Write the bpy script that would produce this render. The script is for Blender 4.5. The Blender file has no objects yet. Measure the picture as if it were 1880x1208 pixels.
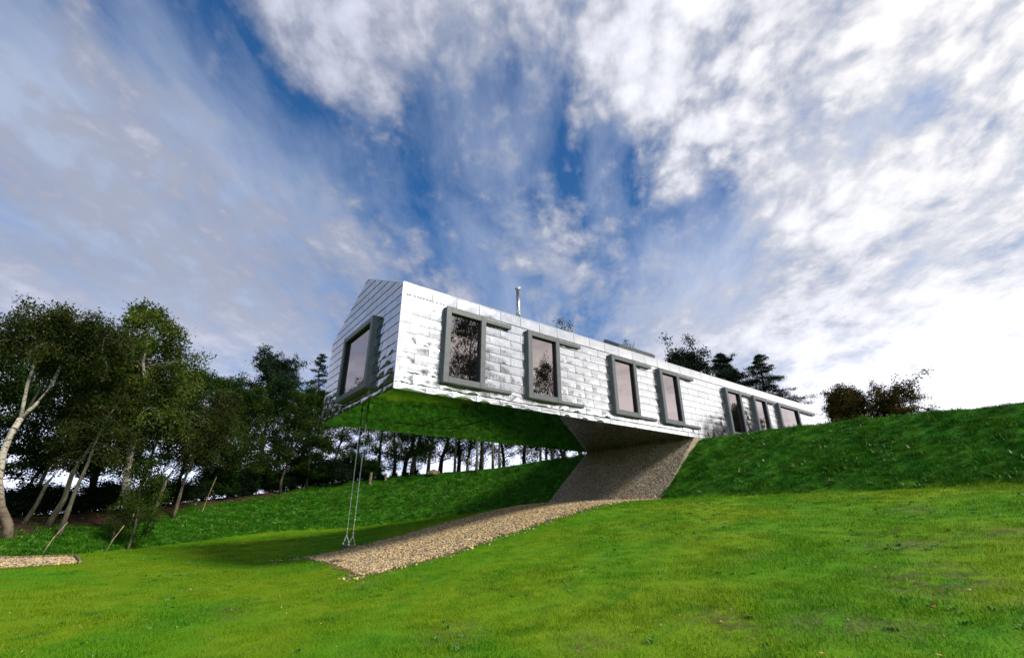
import bpy, bmesh, math, random
import numpy as np
from mathutils import Vector, Matrix

# ---------------------------------------------------------------- scene, camera, light
scene = bpy.context.scene
R = math.radians
scene.view_settings.view_transform = 'Standard'
scene.view_settings.look = 'None'
scene.view_settings.exposure = 0.6
scene.view_settings.gamma = 1.0
scene.view_settings.use_curve_mapping = False

CAM = Vector((-4.758, -11.488, -3.183))
YAW, PITCH, ROLL = 0.6534, 0.3865, -0.0031
cam_data = bpy.data.cameras.new('camera')
cam = bpy.data.objects.new('camera', cam_data)
scene.collection.objects.link(cam)
cam.location = CAM
fw = Vector((math.sin(YAW) * math.cos(PITCH), math.cos(YAW) * math.cos(PITCH), math.sin(PITCH)))
rt = Vector((math.cos(YAW), -math.sin(YAW), 0))
up = rt.cross(fw)
rt2 = rt * math.cos(ROLL) + up * math.sin(ROLL)
up2 = -rt * math.sin(ROLL) + up * math.cos(ROLL)
cam.rotation_euler = Matrix((rt2, up2, -fw)).transposed().to_euler()
cam_data.sensor_width = 36
cam_data.lens = 837.2 / 1880 * 36
cam_data.clip_start = 0.05
cam_data.clip_end = 6000
scene.camera = cam

SUN_AZ, SUN_EL = 160.0, 40.0          # azimuth from +Y towards +X, elevation
def azel(az, el):
    a, e = R(az), R(el)
    return Vector((math.sin(a) * math.cos(e), math.cos(a) * math.cos(e), math.sin(e)))
SUN = azel(SUN_AZ, SUN_EL)
sun_data = bpy.data.lights.new('sun', 'SUN')
sun_data.energy = 3.0
sun_data.angle = R(13)
sun_data.color = (1.0, 0.95, 0.87)
sun = bpy.data.objects.new('sun', sun_data)
scene.collection.objects.link(sun)
sun.rotation_euler = SUN.to_track_quat('Z', 'Y').to_euler()

# ---- node helper
class N:
    """small wrapper to write node trees as expressions"""
    def __init__(s, tree):
        s.t = tree
    def new(s, kind, ins=None, out=0, **props):
        n = s.t.nodes.new(kind)
        for k, v in props.items():
            setattr(n, k, v)
        for k, v in (ins or {}).items():
            sock = n.inputs[k]
            if isinstance(v, bpy.types.NodeSocket):
                s.t.links.new(v, sock)
            else:
                sock.default_value = v
        return n if out is None else n.outputs[out]
    def m(s, op, a, b=0.0, c=None, clamp=False):
        ins = {0: a, 1: b}
        if c is not None:
            ins[2] = c
        return s.new('ShaderNodeMath', ins, operation=op, use_clamp=clamp)
    def v(s, op, a, b=None, out=0):
        ins = {0: a}
        if b is not None:
            ins[1] = b
        return s.new('ShaderNodeVectorMath', ins, operation=op, out=out)
    def rng(s, x, a, b, c=0.0, d=1.0, smooth=True):
        n = s.new('ShaderNodeMapRange', {0: x, 1: a, 2: b, 3: c, 4: d},
                  interpolation_type='SMOOTHSTEP' if smooth else 'LINEAR')
        return n
    def mix(s, f, a, b, blend='MIX'):
        n = s.new('ShaderNodeMix', None, out=None, data_type='RGBA', blend_type=blend)
        for i, v in ((0, f), (6, a), (7, b)):
            if isinstance(v, bpy.types.NodeSocket):
                s.t.links.new(v, n.inputs[i])
            else:
                n.inputs[i].default_value = v if i == 0 else (*v, 1)
        return n.outputs[2]
    def noise(s, vec, scale, detail=4, rough=0.55, dist=0.0, color=False):
        return s.new('ShaderNodeTexNoise', {'Vector': vec, 'Scale': scale, 'Detail': detail,
                     'Roughness': rough, 'Distortion': dist}, out=1 if color else 0)

world = bpy.data.worlds.new('World')
scene.world = world
world.use_nodes = True
wt = world.node_tree
wt.nodes.clear()
w = N(wt)
d = w.v('NORMALIZE', w.new('ShaderNodeTexCoord', out=0))
sep = w.new('ShaderNodeSeparateXYZ', {0: d}, out=None)
dz = w.m('MAXIMUM', sep.outputs[2], 0.0)
sky = w.new('ShaderNodeTexSky', sky_type='NISHITA', sun_disc=False, sun_elevation=R(SUN_EL),
            sun_rotation=R(SUN_AZ), air_density=1.0, dust_density=0.6, ozone_density=3.0, altitude=60)
# the cloud layer lies on a plane above the place, so its streets run together at the horizon
inv = w.m('DIVIDE', 1.0, w.m('ADD', dz, 0.26))
px = w.m('MULTIPLY', sep.outputs[0], inv)
py = w.m('MULTIPLY', sep.outputs[1], inv)
A0 = R(44)
u = w.m('ADD', w.m('MULTIPLY', px, math.sin(A0)), w.m('MULTIPLY', py, math.cos(A0)))
v = w.m('SUBTRACT', w.m('MULTIPLY', px, math.cos(A0)), w.m('MULTIPLY', py, math.sin(A0)))
def vec(a, b, c=0.0):
    return w.new('ShaderNodeCombineXYZ', {0: a, 1: b, 2: c})
pl = vec(u, v)
warp = w.noise(pl, 1.4, 2.5, 0.5, color=True)
warp = w.v('SUBTRACT', warp, (0.5, 0.5, 0.5))
plw = w.v('ADD', pl, w.new('ShaderNodeVectorMath', {0: warp, 3: 0.22}, operation='SCALE'))
sw = w.new('ShaderNodeSeparateXYZ', {0: plw}, out=None)
streak = w.noise(vec(w.m('MULTIPLY', sw.outputs[0], 0.8), w.m('MULTIPLY', sw.outputs[1], 2.2), 3.1), 2.4, 10, 0.62)
fine = w.noise(vec(sw.outputs[0], w.m('MULTIPLY', sw.outputs[1], 1.25), 7.7), 15.0, 7, 0.62)
puff = w.noise(vec(sw.outputs[0], w.m('MULTIPLY', sw.outputs[1], 1.15), 1.3), 5.0, 10, 0.60)
cell = w.new('ShaderNodeTexVoronoi', {'Vector': w.v('ADD', vec(sw.outputs[0], w.m('MULTIPLY', sw.outputs[1], 1.3)), w.new('ShaderNodeVectorMath', {0: w.v('SUBTRACT', w.noise(pl, 12.0, 3, 0.6, color=True), (0.5, 0.5, 0.5)), 3: 0.16}, operation='SCALE')),
             'Scale': 14.0, 'Smoothness': 0.6}, out=0, feature='SMOOTH_F1')
# where the big banks and the blue gaps lie: (azimuth, elevation, radius in degrees, amount)
BANKS = [(-14, 31, 15, .22), (-4, 24, 13, .25), (-20, 22, 14, .3), (14, 22, 12, .15), (3, 51, 6, .75), (10, 53, 7, .6), (6, 46, 4, .7), (14, 46, 5, .4),
         (-20, 42, 9, .45), (82, 34, 24, .95), (64, 48, 13, .55), (50, 62, 14, .45), (61, 37, 3, .75), (42, 35, 6, .35),
         (17, 28, 11, .25), (46, 27, 6, .25), (78, 17, 8, .7), (110, 30, 26, .8), (28, 56, 6, .35), (73, 33, 2.5, .5),
         (-6, 44, 6, -.85), (2, 40, 6, -.75), (-11, 47, 5, -.55), (13, 39, 8, -.35), (32, 49, 6, -.6), (26, 40, 7, -.5), (22, 48, 5, .2),
         (42, 51, 6, -.5), (31, 33, 5, -.4), (56, 40, 6, -.8), (50, 44, 5, -.4), (66, 34, 6, -.7), (57, 31, 7, -.5), (68, 28, 6, -.4),
         (84, 21, 4, -.45), (45, 40, 5, -.3), (-32, 36, 14, -.7), (130, 30, 26, .9), (165, 35, 28, .8)]  # last three are centred out of view, added for the steel to reflect
dw = w.v('NORMALIZE', w.v('ADD', d, w.new('ShaderNodeVectorMath', {0: warp, 3: 0.13}, operation='SCALE')))
bank = None
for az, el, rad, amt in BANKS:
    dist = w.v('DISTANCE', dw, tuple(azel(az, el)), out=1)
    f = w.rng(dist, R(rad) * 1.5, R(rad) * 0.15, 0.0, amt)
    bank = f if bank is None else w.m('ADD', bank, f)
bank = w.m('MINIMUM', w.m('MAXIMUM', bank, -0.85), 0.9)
billow = w.m('MULTIPLY', w.m('SUBTRACT', 0.85, cell), w.rng(dz, 0.30, 0.60, 0.25, 1.0))
tex = w.m('ADD', w.m('MULTIPLY', streak, 0.26), w.m('ADD', w.m('MULTIPLY', puff, 0.50), w.m('ADD', w.m('MULTIPLY', fine, 0.22), w.m('MULTIPLY', billow, 0.20))))
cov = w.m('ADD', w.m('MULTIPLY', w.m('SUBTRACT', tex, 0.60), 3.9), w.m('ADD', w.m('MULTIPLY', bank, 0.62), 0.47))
low = w.rng(dz, 0.50, 0.05, 0.0, 0.75)
cov = w.m('ADD', cov, low)
alpha = w.rng(cov, -0.05, 1.0, 0.0, 1.0)
body = w.rng(cov, 0.45, 1.55, 0.0, 1.0)
# clouds are brighter towards a bearing off the sun, set to whiten the wall's reflection, and near the horizon
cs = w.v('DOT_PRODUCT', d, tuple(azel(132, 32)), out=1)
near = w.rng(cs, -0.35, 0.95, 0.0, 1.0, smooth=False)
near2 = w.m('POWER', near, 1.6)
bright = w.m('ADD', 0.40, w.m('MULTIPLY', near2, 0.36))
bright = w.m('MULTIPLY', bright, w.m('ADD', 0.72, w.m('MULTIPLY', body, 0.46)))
bright = w.m('ADD', bright, w.m('MULTIPLY', w.rng(dz, 0.42, 0.0), w.m('ADD', 0.40, w.m('MULTIPLY', near, 0.02))))
bright = w.m('ADD', bright, w.rng(dz, 0.24, 0.0, 0.0, 0.28))
tint = w.mix(w.m('MAXIMUM', w.m('MULTIPLY', body, 0.2), near2), (0.80, 0.86, 1.10), (1.0, 0.985, 0.985))
cloud = w.new('ShaderNodeVectorMath', {0: tint, 3: bright}, operation='SCALE')
skyc = w.new('ShaderNodeVectorMath', {0: sky, 1: (0.028, 0.064, 0.092)}, operation='MULTIPLY')
# a thin high veil under the broken clouds, thickest to the left
VEIL = [(-16, 30, 17, .60), (0, 24, 18, .60), (14, 33, 12, .30), (40, 30, 14, .30), (58, 24, 12, .25), (75, 30, 20, .4), (16, 45, 8, .12), (-24, 20, 20, .3)]
vb = None
for az, el, rad, amt in VEIL:
    f = w.rng(w.v('DISTANCE', dw, tuple(azel(az, el)), out=1), R(rad) * 1.5, 0.0, 0.0, amt)
    vb = f if vb is None else w.m('ADD', vb, f)
soft = w.noise(vec(w.m('MULTIPLY', sw.outputs[0], 0.8), w.m('MULTIPLY', sw.outputs[1], 1.9), 9.1), 1.9, 8, 0.60)
va = w.m('ADD', w.m('ADD', w.m('MULTIPLY', w.m('MINIMUM', vb, 0.8), 0.85), 0.02), w.m('MULTIPLY', w.m('SUBTRACT', soft, 0.5), 1.8))
va = w.m('MINIMUM', w.m('MAXIMUM', w.m('ADD', va, w.rng(dz, 0.5, 0.1, 0.0, 0.4)), 0.0), 0.9)
vcol = w.mix(near2, (0.315, 0.365, 0.475), (0.60, 0.63, 0.74))
under = w.mix(va, (0, 0, 0), (0, 0, 0))
wt.links.new(skyc, under.node.inputs[6]); wt.links.new(vcol, under.node.inputs[7])
col = w.mix(alpha, (0, 0, 0), (0, 0, 0))
mixn = col.node
wt.links.new(under, mixn.inputs[6]); wt.links.new(cloud, mixn.inputs[7])
bg = w.new('ShaderNodeBackground', {0: col, 1: 1.0})
w.new('ShaderNodeOutputWorld', {0: bg}, out=None)

# ---------------------------------------------------------------- object helpers
def link(o, parent=None, label=None, cat=None, group=None, kind=None):
    scene.collection.objects.link(o)
    if parent is not None:
        o.parent = parent
    for k, v_ in (('label', label), ('category', cat), ('group', group), ('kind', kind)):
        if v_:
            o[k] = v_
    return o
def empty(name, loc=(0, 0, 0), rz=0.0, **kw):
    o = bpy.data.objects.new(name, None)
    o.location = loc
    o.rotation_euler = (0, 0, rz)
    o.empty_display_size = 0.3
    return link(o, **kw)
def mesh_np(name, verts, faces, smooth=False, mat=None):
    """verts (n,3); faces (m,k) with one k"""
    me = bpy.data.meshes.new(name)
    verts = np.asarray(verts, dtype=np.float32)
    faces = np.asarray(faces, dtype=np.int32)
    me.vertices.add(len(verts)); me.vertices.foreach_set('co', verts.ravel())
    k = faces.shape[1]
    me.loops.add(faces.size); me.loops.foreach_set('vertex_index', faces.ravel())
    me.polygons.add(len(faces))
    me.polygons.foreach_set('loop_start', np.arange(0, faces.size, k, dtype=np.int32))
    me.polygons.foreach_set('loop_total', np.full(len(faces), k, dtype=np.int32))
    me.polygons.foreach_set('use_smooth', np.full(len(faces), smooth, dtype=bool))
    me.update(calc_edges=True)
    if mat is not None:
        me.materials.append(mat)
    return me
class MB:
    """collects boxes, bars and tubes into one mesh"""
    def __init__(s):
        s.v, s.f = [], []
    def add(s, vs, fs):
        n = len(s.v)
        s.v += [tuple(p) for p in vs]
        s.f += [tuple(i + n for i in f) for f in fs]
        return s
    def box(s, x0, x1, y0, y1, z0, z1):
        return s.add([(x0, y0, z0), (x1, y0, z0), (x1, y1, z0), (x0, y1, z0), (x0, y0, z1), (x1, y0, z1), (x1, y1, z1), (x0, y1, z1)],
                     [(0, 3, 2, 1), (4, 5, 6, 7), (0, 1, 5, 4), (1, 2, 6, 5), (2, 3, 7, 6), (3, 0, 4, 7)])
    def tube(s, pts, rad, n=8, cap=True):
        pts = [Vector(p) for p in pts]
        if not hasattr(rad, '__len__'):
            rad = [rad] * len(pts)
        base = len(s.v)
        for i, p in enumerate(pts):
            t = (pts[min(i + 1, len(pts) - 1)] - pts[max(i - 1, 0)]).normalized()
            a = t.cross(Vector((0, 0, 1)) if abs(t.z) < 0.95 else Vector((1, 0, 0))).normalized()
            b = t.cross(a)
            for j in range(n):
                th = 2 * math.pi * j / n
                s.v.append(tuple(p + (a * math.cos(th) + b * math.sin(th)) * rad[i]))
        for i in range(len(pts) - 1):
            for j in range(n):
                a0, a1 = base + i * n + j, base + i * n + (j + 1) % n
                s.f.append((a0, a1, a1 + n, a0 + n))
        if cap:
            s.f.append(tuple(base + j for j in range(n))[::-1])
            e = base + (len(pts) - 1) * n
            s.f.append(tuple(e + j for j in range(n)))
        return s
    def mesh(s, name, mat, smooth=False, bevel=0.0):
        me = bpy.data.meshes.new(name)
        me.from_pydata(s.v, [], s.f)
        bm = bmesh.new(); bm.from_mesh(me)
        bmesh.ops.recalc_face_normals(bm, faces=bm.faces)
        if bevel:
            es = [e for e in bm.edges if len(e.link_faces) == 2 and e.calc_face_angle(0) > 0.6]
            bmesh.ops.bevel(bm, geom=es, offset=bevel, segments=1, affect='EDGES', clamp_overlap=True)
        bm.to_mesh(me); bm.free()
        me.materials.append(mat)
        if smooth:
            me.polygons.foreach_set('use_smooth', [True] * len(me.polygons))
        return me
    def build(s, name, mat, parent=None, smooth=False, bevel=0.0, **kw):
        return link(bpy.data.objects.new(name, s.mesh(name, mat, smooth, bevel)), parent, **kw)

def material(name, rough=0.6, metal=0.0, spec=0.5):
    m = bpy.data.materials.new(name)
    m.use_nodes = True
    n = N(m.node_tree)
    b = m.node_tree.nodes['Principled BSDF']
    b.inputs['Roughness'].default_value = rough
    b.inputs['Metallic'].default_value = metal
    b.inputs['Specular IOR Level'].default_value = spec
    return m, n, b
def setin(n, b, key, val):
    if isinstance(val, bpy.types.NodeSocket):
        n.t.links.new(val, b.inputs[key])
    else:
        b.inputs[key].default_value = val
def bump(n, b, h, strength, dist):
    setin(n, b, 'Normal', n.new('ShaderNodeBump', {'Height': h, 'Strength': strength, 'Distance': dist}))
def wpos(n):
    return n.new('ShaderNodeNewGeometry', out=0)

# ---------------------------------------------------------------- terrain
rng = np.random.default_rng(7)
CX, CY = -5.0, -12.0                         # pole of the terrain sheet
def polar(x, y):
    return np.degrees(np.arctan2(x - CX, y - CY)) % 360, np.hypot(x - CX, y - CY)
# foot and top of the grass bank, walked from the left round to behind the right
FOOT = [(-45, 4), (-26, 14), (-15, 13.5), (-7.9, 9.4), (-3.4, 15.5), (1.9, 18.3), (5.3, 16.6), (9.0, 13.6), (10.6, 10.4), (11.35, 7.6), (11.5, 5), (11.25, 0), (11.3, -6), (11.3, -12), (11.6, -20), (12, -30), (14, -50)]
TOP = [(-55, 12, -3.9), (-33, 24, -3.8), (-20, 22, -3.5), (-9.4, 18.3, -3.22), (-3.5, 21.5, -2.58), (2.5, 25.8, -1.65), (7.3, 24.5, -0.85), (12.2, 20.2, -0.36), (14.5, 16.3, -0.20), (14.6, 10, -0.12), (14.6, 6.61, -0.10), (14.6, 0, -0.10), (14.6, -5, -0.13), (14.6, -10.1, -0.30), (14.8, -18, -0.3), (16, -30, -0.3), (20, -52, -0.4)]
LAWN = [(-4.76, -11.49, -4.86), (-0.31, 0, -4.48), (8.19, 0, -2.85), (0.26, 6.61, -4.55), (9.72, 6.61, -2.79), (11.74, 6.61, -2.69), (11.25, 0, -2.68),
        (11.3, -2, -2.62), (11.3, -3.9, -2.62), (11.3, -6.9, -2.59), (11.3, -9.85, -2.56), (11.3, -14, -2.6), (11.6, -20, -2.7), (12, -30, -3.0), (14, -50, -3.4),
        (10.66, 10.6, -3.03), (9.12, 13.9, -3.33), (5.42, 17.2, -3.82), (1.93, 18.6, -3.97), (-3.27, 16, -4.37), (-7.9, 9.4, -4.38), (-7.15, 6.35, -4.40),
        (-15, 5, -4.75), (-20, 18, -4.3), (-14, -10, -5.3), (-8, -25, -5.3), (4, -24, -3.9), (-30, -10, -6.4), (-40, -40, -7.5), (-45, 5, -5.6), (2, -12, -4.05), (-1, -6, -4.55)]
LP = np.array(LAWN, float)
def tps(r):
    return np.where(r > 1e-9, r * r * np.log(r + 1e-12), 0.0)
_n = len(LP)
_K = tps(np.hypot(LP[:, None, 0] - LP[None, :, 0], LP[:, None, 1] - LP[None, :, 1])) + np.eye(_n) * 0.6
_P = np.c_[np.ones(_n), LP[:, :2]]
_A = np.block([[_K, _P], [_P.T, np.zeros((3, 3))]])
_w = np.linalg.solve(_A, np.r_[LP[:, 2], 0, 0, 0])
def lawn_z(x, y):
    x = np.asarray(x, float); y = np.asarray(y, float)
    k = tps(np.hypot(x[..., None] - LP[:, 0], y[..., None] - LP[:, 1]))
    return k @ _w[:_n] + _w[_n] + _w[_n + 1] * x + _w[_n + 2] * y
def ring(points):
    p = np.array(points, float)
    az, rr = polar(p[:, 0], p[:, 1])
    az = np.where(az > 200, az - 360, az)
    return az, rr, p
fa, fr, _ = ring(FOOT)
ta, tr, tp = ring(TOP)
def spline(xs, ys):
    """smooth monotone-ish interpolation over dense samples (Catmull-Rom)"""
    X = np.linspace(xs[0], xs[-1], 800)
    m_ = np.gradient(ys, xs)
    i = np.clip(np.searchsorted(xs, X) - 1, 0, len(xs) - 2)
    h = xs[i + 1] - xs[i]; t = (X - xs[i]) / h
    Y = (2*t**3-3*t**2+1)*ys[i] + (t**3-2*t**2+t)*h*m_[i] + (-2*t**3+3*t**2)*ys[i+1] + (t**3-t**2)*h*m_[i+1]
    return X, Y
_fX, _fY = spline(fa, fr)
_tX, _tY = spline(ta, tr)
_zX, _zY = spline(ta, tp[:, 2])
def foot_top(az):
    """distance of foot, distance of top, height of top for azimuths in degrees"""
    a = np.where(az > 247, az - 360, az)
    f = np.interp(a, _fX, _fY); t = np.interp(a, _tX, _tY); z = np.interp(a, _zX, _zY)
    lo, hi = min(_fX[0], _tX[0]), max(_fX[-1], _tX[-1])
    k = np.clip((lo - a) / 25, 0, 1) + np.clip((a - hi) / 25, 0, 1)
    k = k * k * (3 - 2 * k)
    f = f * (1 - k) + 45 * k; t = t * (1 - k) + 60 * k
    fx, fy = CX + f * np.sin(np.radians(a)), CY + f * np.cos(np.radians(a))
    zl = lawn_z(fx, fy)
    return f, t, z * (1 - k) + (zl - 0.6) * k
def hsh(x, y, s):
    return np.sin(x * s + 1.3 * np.sin(y * s * 0.83 + s)) * np.cos(y * s * 1.11 + 1.7 * np.sin(x * s * 0.67 - s))
def ground(x, y):
    x = np.asarray(x, float); y = np.asarray(y, float)
    az, rr = polar(x, y)
    f, t, zt = foot_top(az)
    fx, fy = CX + f * np.sin(np.radians(az)), CY + f * np.cos(np.radians(az))
    zf = lawn_z(fx, fy)
    k = np.clip((rr - f) / (t - f), 0, 1)
    zb = zf + (zt - zf) * k + 0.035 * hsh(x, y, 2.3) * np.sin(k * np.pi)
    flat = (x > 13) & (y > -8) & (y < 16)
    beyond = np.maximum(rr - t, 0)
    zp = zt - np.where(flat, 0.0, 0.018) * np.minimum(beyond, 150) - 0.004 * np.maximum(beyond - 150, 0)
    zlawn = lawn_z(x, y) + 0.012 * hsh(x, y, 1.9) * np.clip(1 - rr / 40, 0, 1)
    z = np.where(rr <= f, zlawn, np.where(rr <= t, zb, zp))
    return z
def gz(x, y):
    return float(ground(np.array([x]), np.array([y]))[0])
_az = np.concatenate([np.arange(-35, 115, 0.5), np.arange(115, 325, 3.0)])
_f, _t, _ = foot_top(_az)
_rows = []
for k in np.linspace(0, 1, 70)[1:]:
    _rows.append(_f * (0.02 + 0.98 * k))
for k in np.linspace(0, 1, 20)[1:]:
    _rows.append(_f + (_t - _f) * k)
for dd in (0.15, 0.5, 1, 2, 4, 7, 11, 16, 24, 36, 55, 90, 150, 300, 700, 1500, 3000):
    _rows.append(_t + dd)
RR = np.array(_rows)
GX = CX + RR * np.sin(np.radians(_az)); GY = CY + RR * np.cos(np.radians(_az))
GZ = ground(GX.ravel(), GY.ravel()).reshape(GX.shape)
nr, nc = GX.shape
vv = np.c_[GX.ravel(), GY.ravel(), GZ.ravel()]
i, j = np.meshgrid(np.arange(nr - 1), np.arange(nc), indexing='ij')
j2 = (j + 1) % nc
ff = np.stack([i * nc + j, i * nc + j2, (i + 1) * nc + j2, (i + 1) * nc + j], -1).reshape(-1, 4)[:, ::-1]
ctr = len(vv)
vv = np.r_[vv, [[CX, CY, gz(CX, CY)]]]
# the pole is closed with a fan of small quads (pairs of columns)
jj = np.arange(0, nc, 2)
fan = np.stack([np.full(len(jj), ctr), (jj + 2) % nc, (jj + 1) % nc, jj], -1)
ff = np.r_[ff, fan]
# zones: 1 on the rough grass of the bank, 0 on the mown lawn; litter under the trees
vaz, vr = polar(vv[:, 0], vv[:, 1])
vf, vt, _z = foot_top(vaz)
def zone_bank(x, y):
    a, r_ = polar(x, y); f_, t_, _ = foot_top(a)
    return np.clip((r_ - f_) / 0.25, 0, 1)
def zone_litter(x, y):
    a, r_ = polar(x, y); f_, t_, _ = foot_top(a)
    a = np.where(a > 247, a - 360, a)
    k = (r_ - f_) / (t_ - f_)
    edge = np.interp(a, [-30, -9, 0, 6, 12, 19, 23, 26, 200], [0.25, 0.33, 0.42, 0.62, 0.78, 0.92, 1.0, 1.6, 6])
    return np.clip((k + 0.10 * hsh(x, y, 1.1) - edge) / 0.22, 0, 1)
def mat_grass_nodes(n, rough_zone, litter, bare=None):
    """colour of the turf: fresh green with olive and yellowish drifts, shared by soil sheet and blades"""
    p = wpos(n)
    big = n.noise(p, 0.32, 3, 0.6)
    mid = n.noise(p, 1.6, 4, 0.62)
    tiny = n.noise(p, 11.0, 3, 0.6)
    lawn = n.mix(n.rng(big, 0.40, 0.62), (0.095, 0.255, 0.002), (0.165, 0.275, 0.003))
    lawn = n.mix(n.rng(mid, 0.52, 0.74, 0, 0.75), lawn, (0.040, 0.190, 0.005))
    lawn = n.mix(n.rng(tiny, 0.56, 0.80, 0, 0.5), lawn, (0.17, 0.20, 0.03))
    bankc = n.mix(n.rng(mid, 0.36, 0.66), (0.018, 0.135, 0.002), (0.055, 0.205, 0.004))
    bankc = n.mix(n.rng(tiny, 0.50, 0.72, 0, 0.55), bankc, (0.12, 0.20, 0.035))
    bankc = n.mix(n.rng(n.noise(p, 6.0, 4, 0.7), 0.48, 0.34, 0, 0.6), bankc, (0.010, 0.070, 0.002))
    return p, big, mid, tiny, n.mix(rough_zone, lawn, bankc)
m_ground, n, b = material('turf_soil', 0.9, spec=0.15)
rz_ = n.new('ShaderNodeAttribute', out=2, attribute_name='bank')
lt_ = n.new('ShaderNodeAttribute', out=2, attribute_name='litter')
br_ = n.new('ShaderNodeAttribute', out=2, attribute_name='bare')
p, big, mid, tiny, turf = mat_grass_nodes(n, rz_, lt_)
soil = n.mix(n.rng(tiny, 0.35, 0.7), (0.050, 0.034, 0.018), (0.16, 0.115, 0.066))
speck = n.new('ShaderNodeTexVoronoi', {'Vector': p, 'Scale': 26.0}, out=0)
soilspot = n.m('MULTIPLY', n.rng(n.noise(p, 3.1, 6, 0.7), 0.58, 0.70), 0.55)
turf = n.mix(n.m('MAXIMUM', n.m('MULTIPLY', br_, n.rng(n.noise(p, 4.0, 5, 0.7), 0.38, 0.55)), n.m('MULTIPLY', soilspot, 0.5)), turf, soil)
lit = n.mix(n.rng(n.noise(p, 5.0, 5, 0.7), 0.4, 0.62), (0.016, 0.012, 0.007), (0.075, 0.040, 0.020))
lit = n.mix(n.rng(speck, 0.16, 0.05, 0, 0.7), lit, (0.20, 0.13, 0.06))
turf = n.mix(lt_, turf, lit)
setin(n, b, 'Base Color', turf)
bump(n, b, n.m('ADD', n.noise(p, 24.0, 4, 0.7), n.m('MULTIPLY', mid, 0.8)), 0.9, 0.05)

BARE = [(1.2, -9.3, 1.0), (0.6, -8.2, 0.7), (2.9, -9.6, 1.1), (4.6, -8.9, 0.9), (-0.6, -7.4, 0.7), (-1.2, -5.7, 0.8), (2.2, -10.6, 0.8), (5.6, -10.0, 0.9), (-2.7, -5.6, 0.5), (-3.2, -1.2, 1.0),
        (-0.5, -0.9, 0.6), (-6.6, -5.2, 0.7), (3.4, -7.2, 0.5), (-4.8, -4.6, 0.5), (7.5, -8.5, 0.8)]
def bare(x, y):
    o = np.zeros_like(np.asarray(x, float))
    for bx, by, br in BARE:
        o = np.maximum(o, np.clip(0.80 - np.hypot(x - bx, (y - by)) / br + 0.3 * hsh(x, y, 3.1), 0, 1))
    return o
me = mesh_np('ground', vv, ff, True, m_ground)
for nm, val in (('bank', zone_bank(vv[:, 0], vv[:, 1])), ('litter', zone_litter(vv[:, 0], vv[:, 1])), ('bare', bare(vv[:, 0], vv[:, 1]))):
    at = me.attributes.new(nm, 'FLOAT', 'POINT')
    at.data.foreach_set('value', val.astype(np.float32))
link(bpy.data.objects.new('ground', me), kind='structure')

# ---- scatter: points of a mesh carry instances of one small tuft / stone, in one object each
def scatter(name, pts, scl, rotz, proto_mesh, tilt=0.0, normals=None, **kw):
    me = bpy.data.meshes.new(name)
    me.vertices.add(len(pts)); me.vertices.foreach_set('co', np.asarray(pts, np.float32).ravel())
    a = me.attributes.new('scl', 'FLOAT_VECTOR', 'POINT'); a.data.foreach_set('vector', np.asarray(scl, np.float32).ravel())
    rot = np.zeros((len(pts), 3), np.float32); rot[:, 2] = rotz
    if tilt:
        rot[:, 0] = rng.normal(0, tilt, len(pts)); rot[:, 1] = rng.normal(0, tilt, len(pts))
    a = me.attributes.new('rot', 'FLOAT_VECTOR', 'POINT'); a.data.foreach_set('vector', rot.ravel())
    o = link(bpy.data.objects.new(name, me), **kw)
    src = bpy.data.objects.new(name + '_piece', proto_mesh)      # not linked to the scene: only read by the node group
    g = bpy.data.node_groups.new(name + '_scatter', 'GeometryNodeTree')
    g.interface.new_socket('Geometry', in_out='INPUT', socket_type='NodeSocketGeometry')
    g.interface.new_socket('Geometry', in_out='OUTPUT', socket_type='NodeSocketGeometry')
    gi = g.nodes.new('NodeGroupInput'); go = g.nodes.new('NodeGroupOutput')
    oi = g.nodes.new('GeometryNodeObjectInfo'); oi.inputs['Object'].default_value = src
    ip = g.nodes.new('GeometryNodeInstanceOnPoints')
    g.links.new(gi.outputs[0], ip.inputs['Points'])
    g.links.new(oi.outputs['Geometry'], ip.inputs['Instance'])
    for nm, sock in (('rot', 'Rotation'), ('scl', 'Scale')):
        at = g.nodes.new('GeometryNodeInputNamedAttribute'); at.data_type = 'FLOAT_VECTOR'; at.inputs['Name'].default_value = nm
        g.links.new(at.outputs[0], ip.inputs[sock])
    g.links.new(ip.outputs[0], go.inputs[0])
    mod = o.modifiers.new('scatter', 'NODES'); mod.node_group = g
    return o
def tuft(name, mat, nb, spread, h, width, lean, seed):
    r = np.random.default_rng(seed)
    V, F = [], []
    for k in range(nb):
        ox, oy = r.normal(0, spread * 0.5, 2)
        a = r.uniform(0, 2 * math.pi); hh = h * r.uniform(0.55, 1.2); l = lean * hh * r.uniform(0.3, 1.3)
        ca, sa = math.cos(a), math.sin(a)
        wx, wy = -sa * width / 2, ca * width / 2
        n0 = len(V)
        V += [(ox - wx, oy - wy, -0.01), (ox + wx, oy + wy, -0.01),
              (ox + ca * l * 0.35 + wx * .8, oy + sa * l * 0.35 + wy * .8, hh * 0.6), (ox + ca * l * 0.35 - wx * .8, oy + sa * l * 0.35 - wy * .8, hh * 0.6),
              (ox + ca * l, oy + sa * l, hh)]
        F += [(n0, n0 + 1, n0 + 2), (n0, n0 + 2, n0 + 3), (n0 + 3, n0 + 2, n0 + 4)]
    return mesh_np(name, V, F, False, mat)
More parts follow.
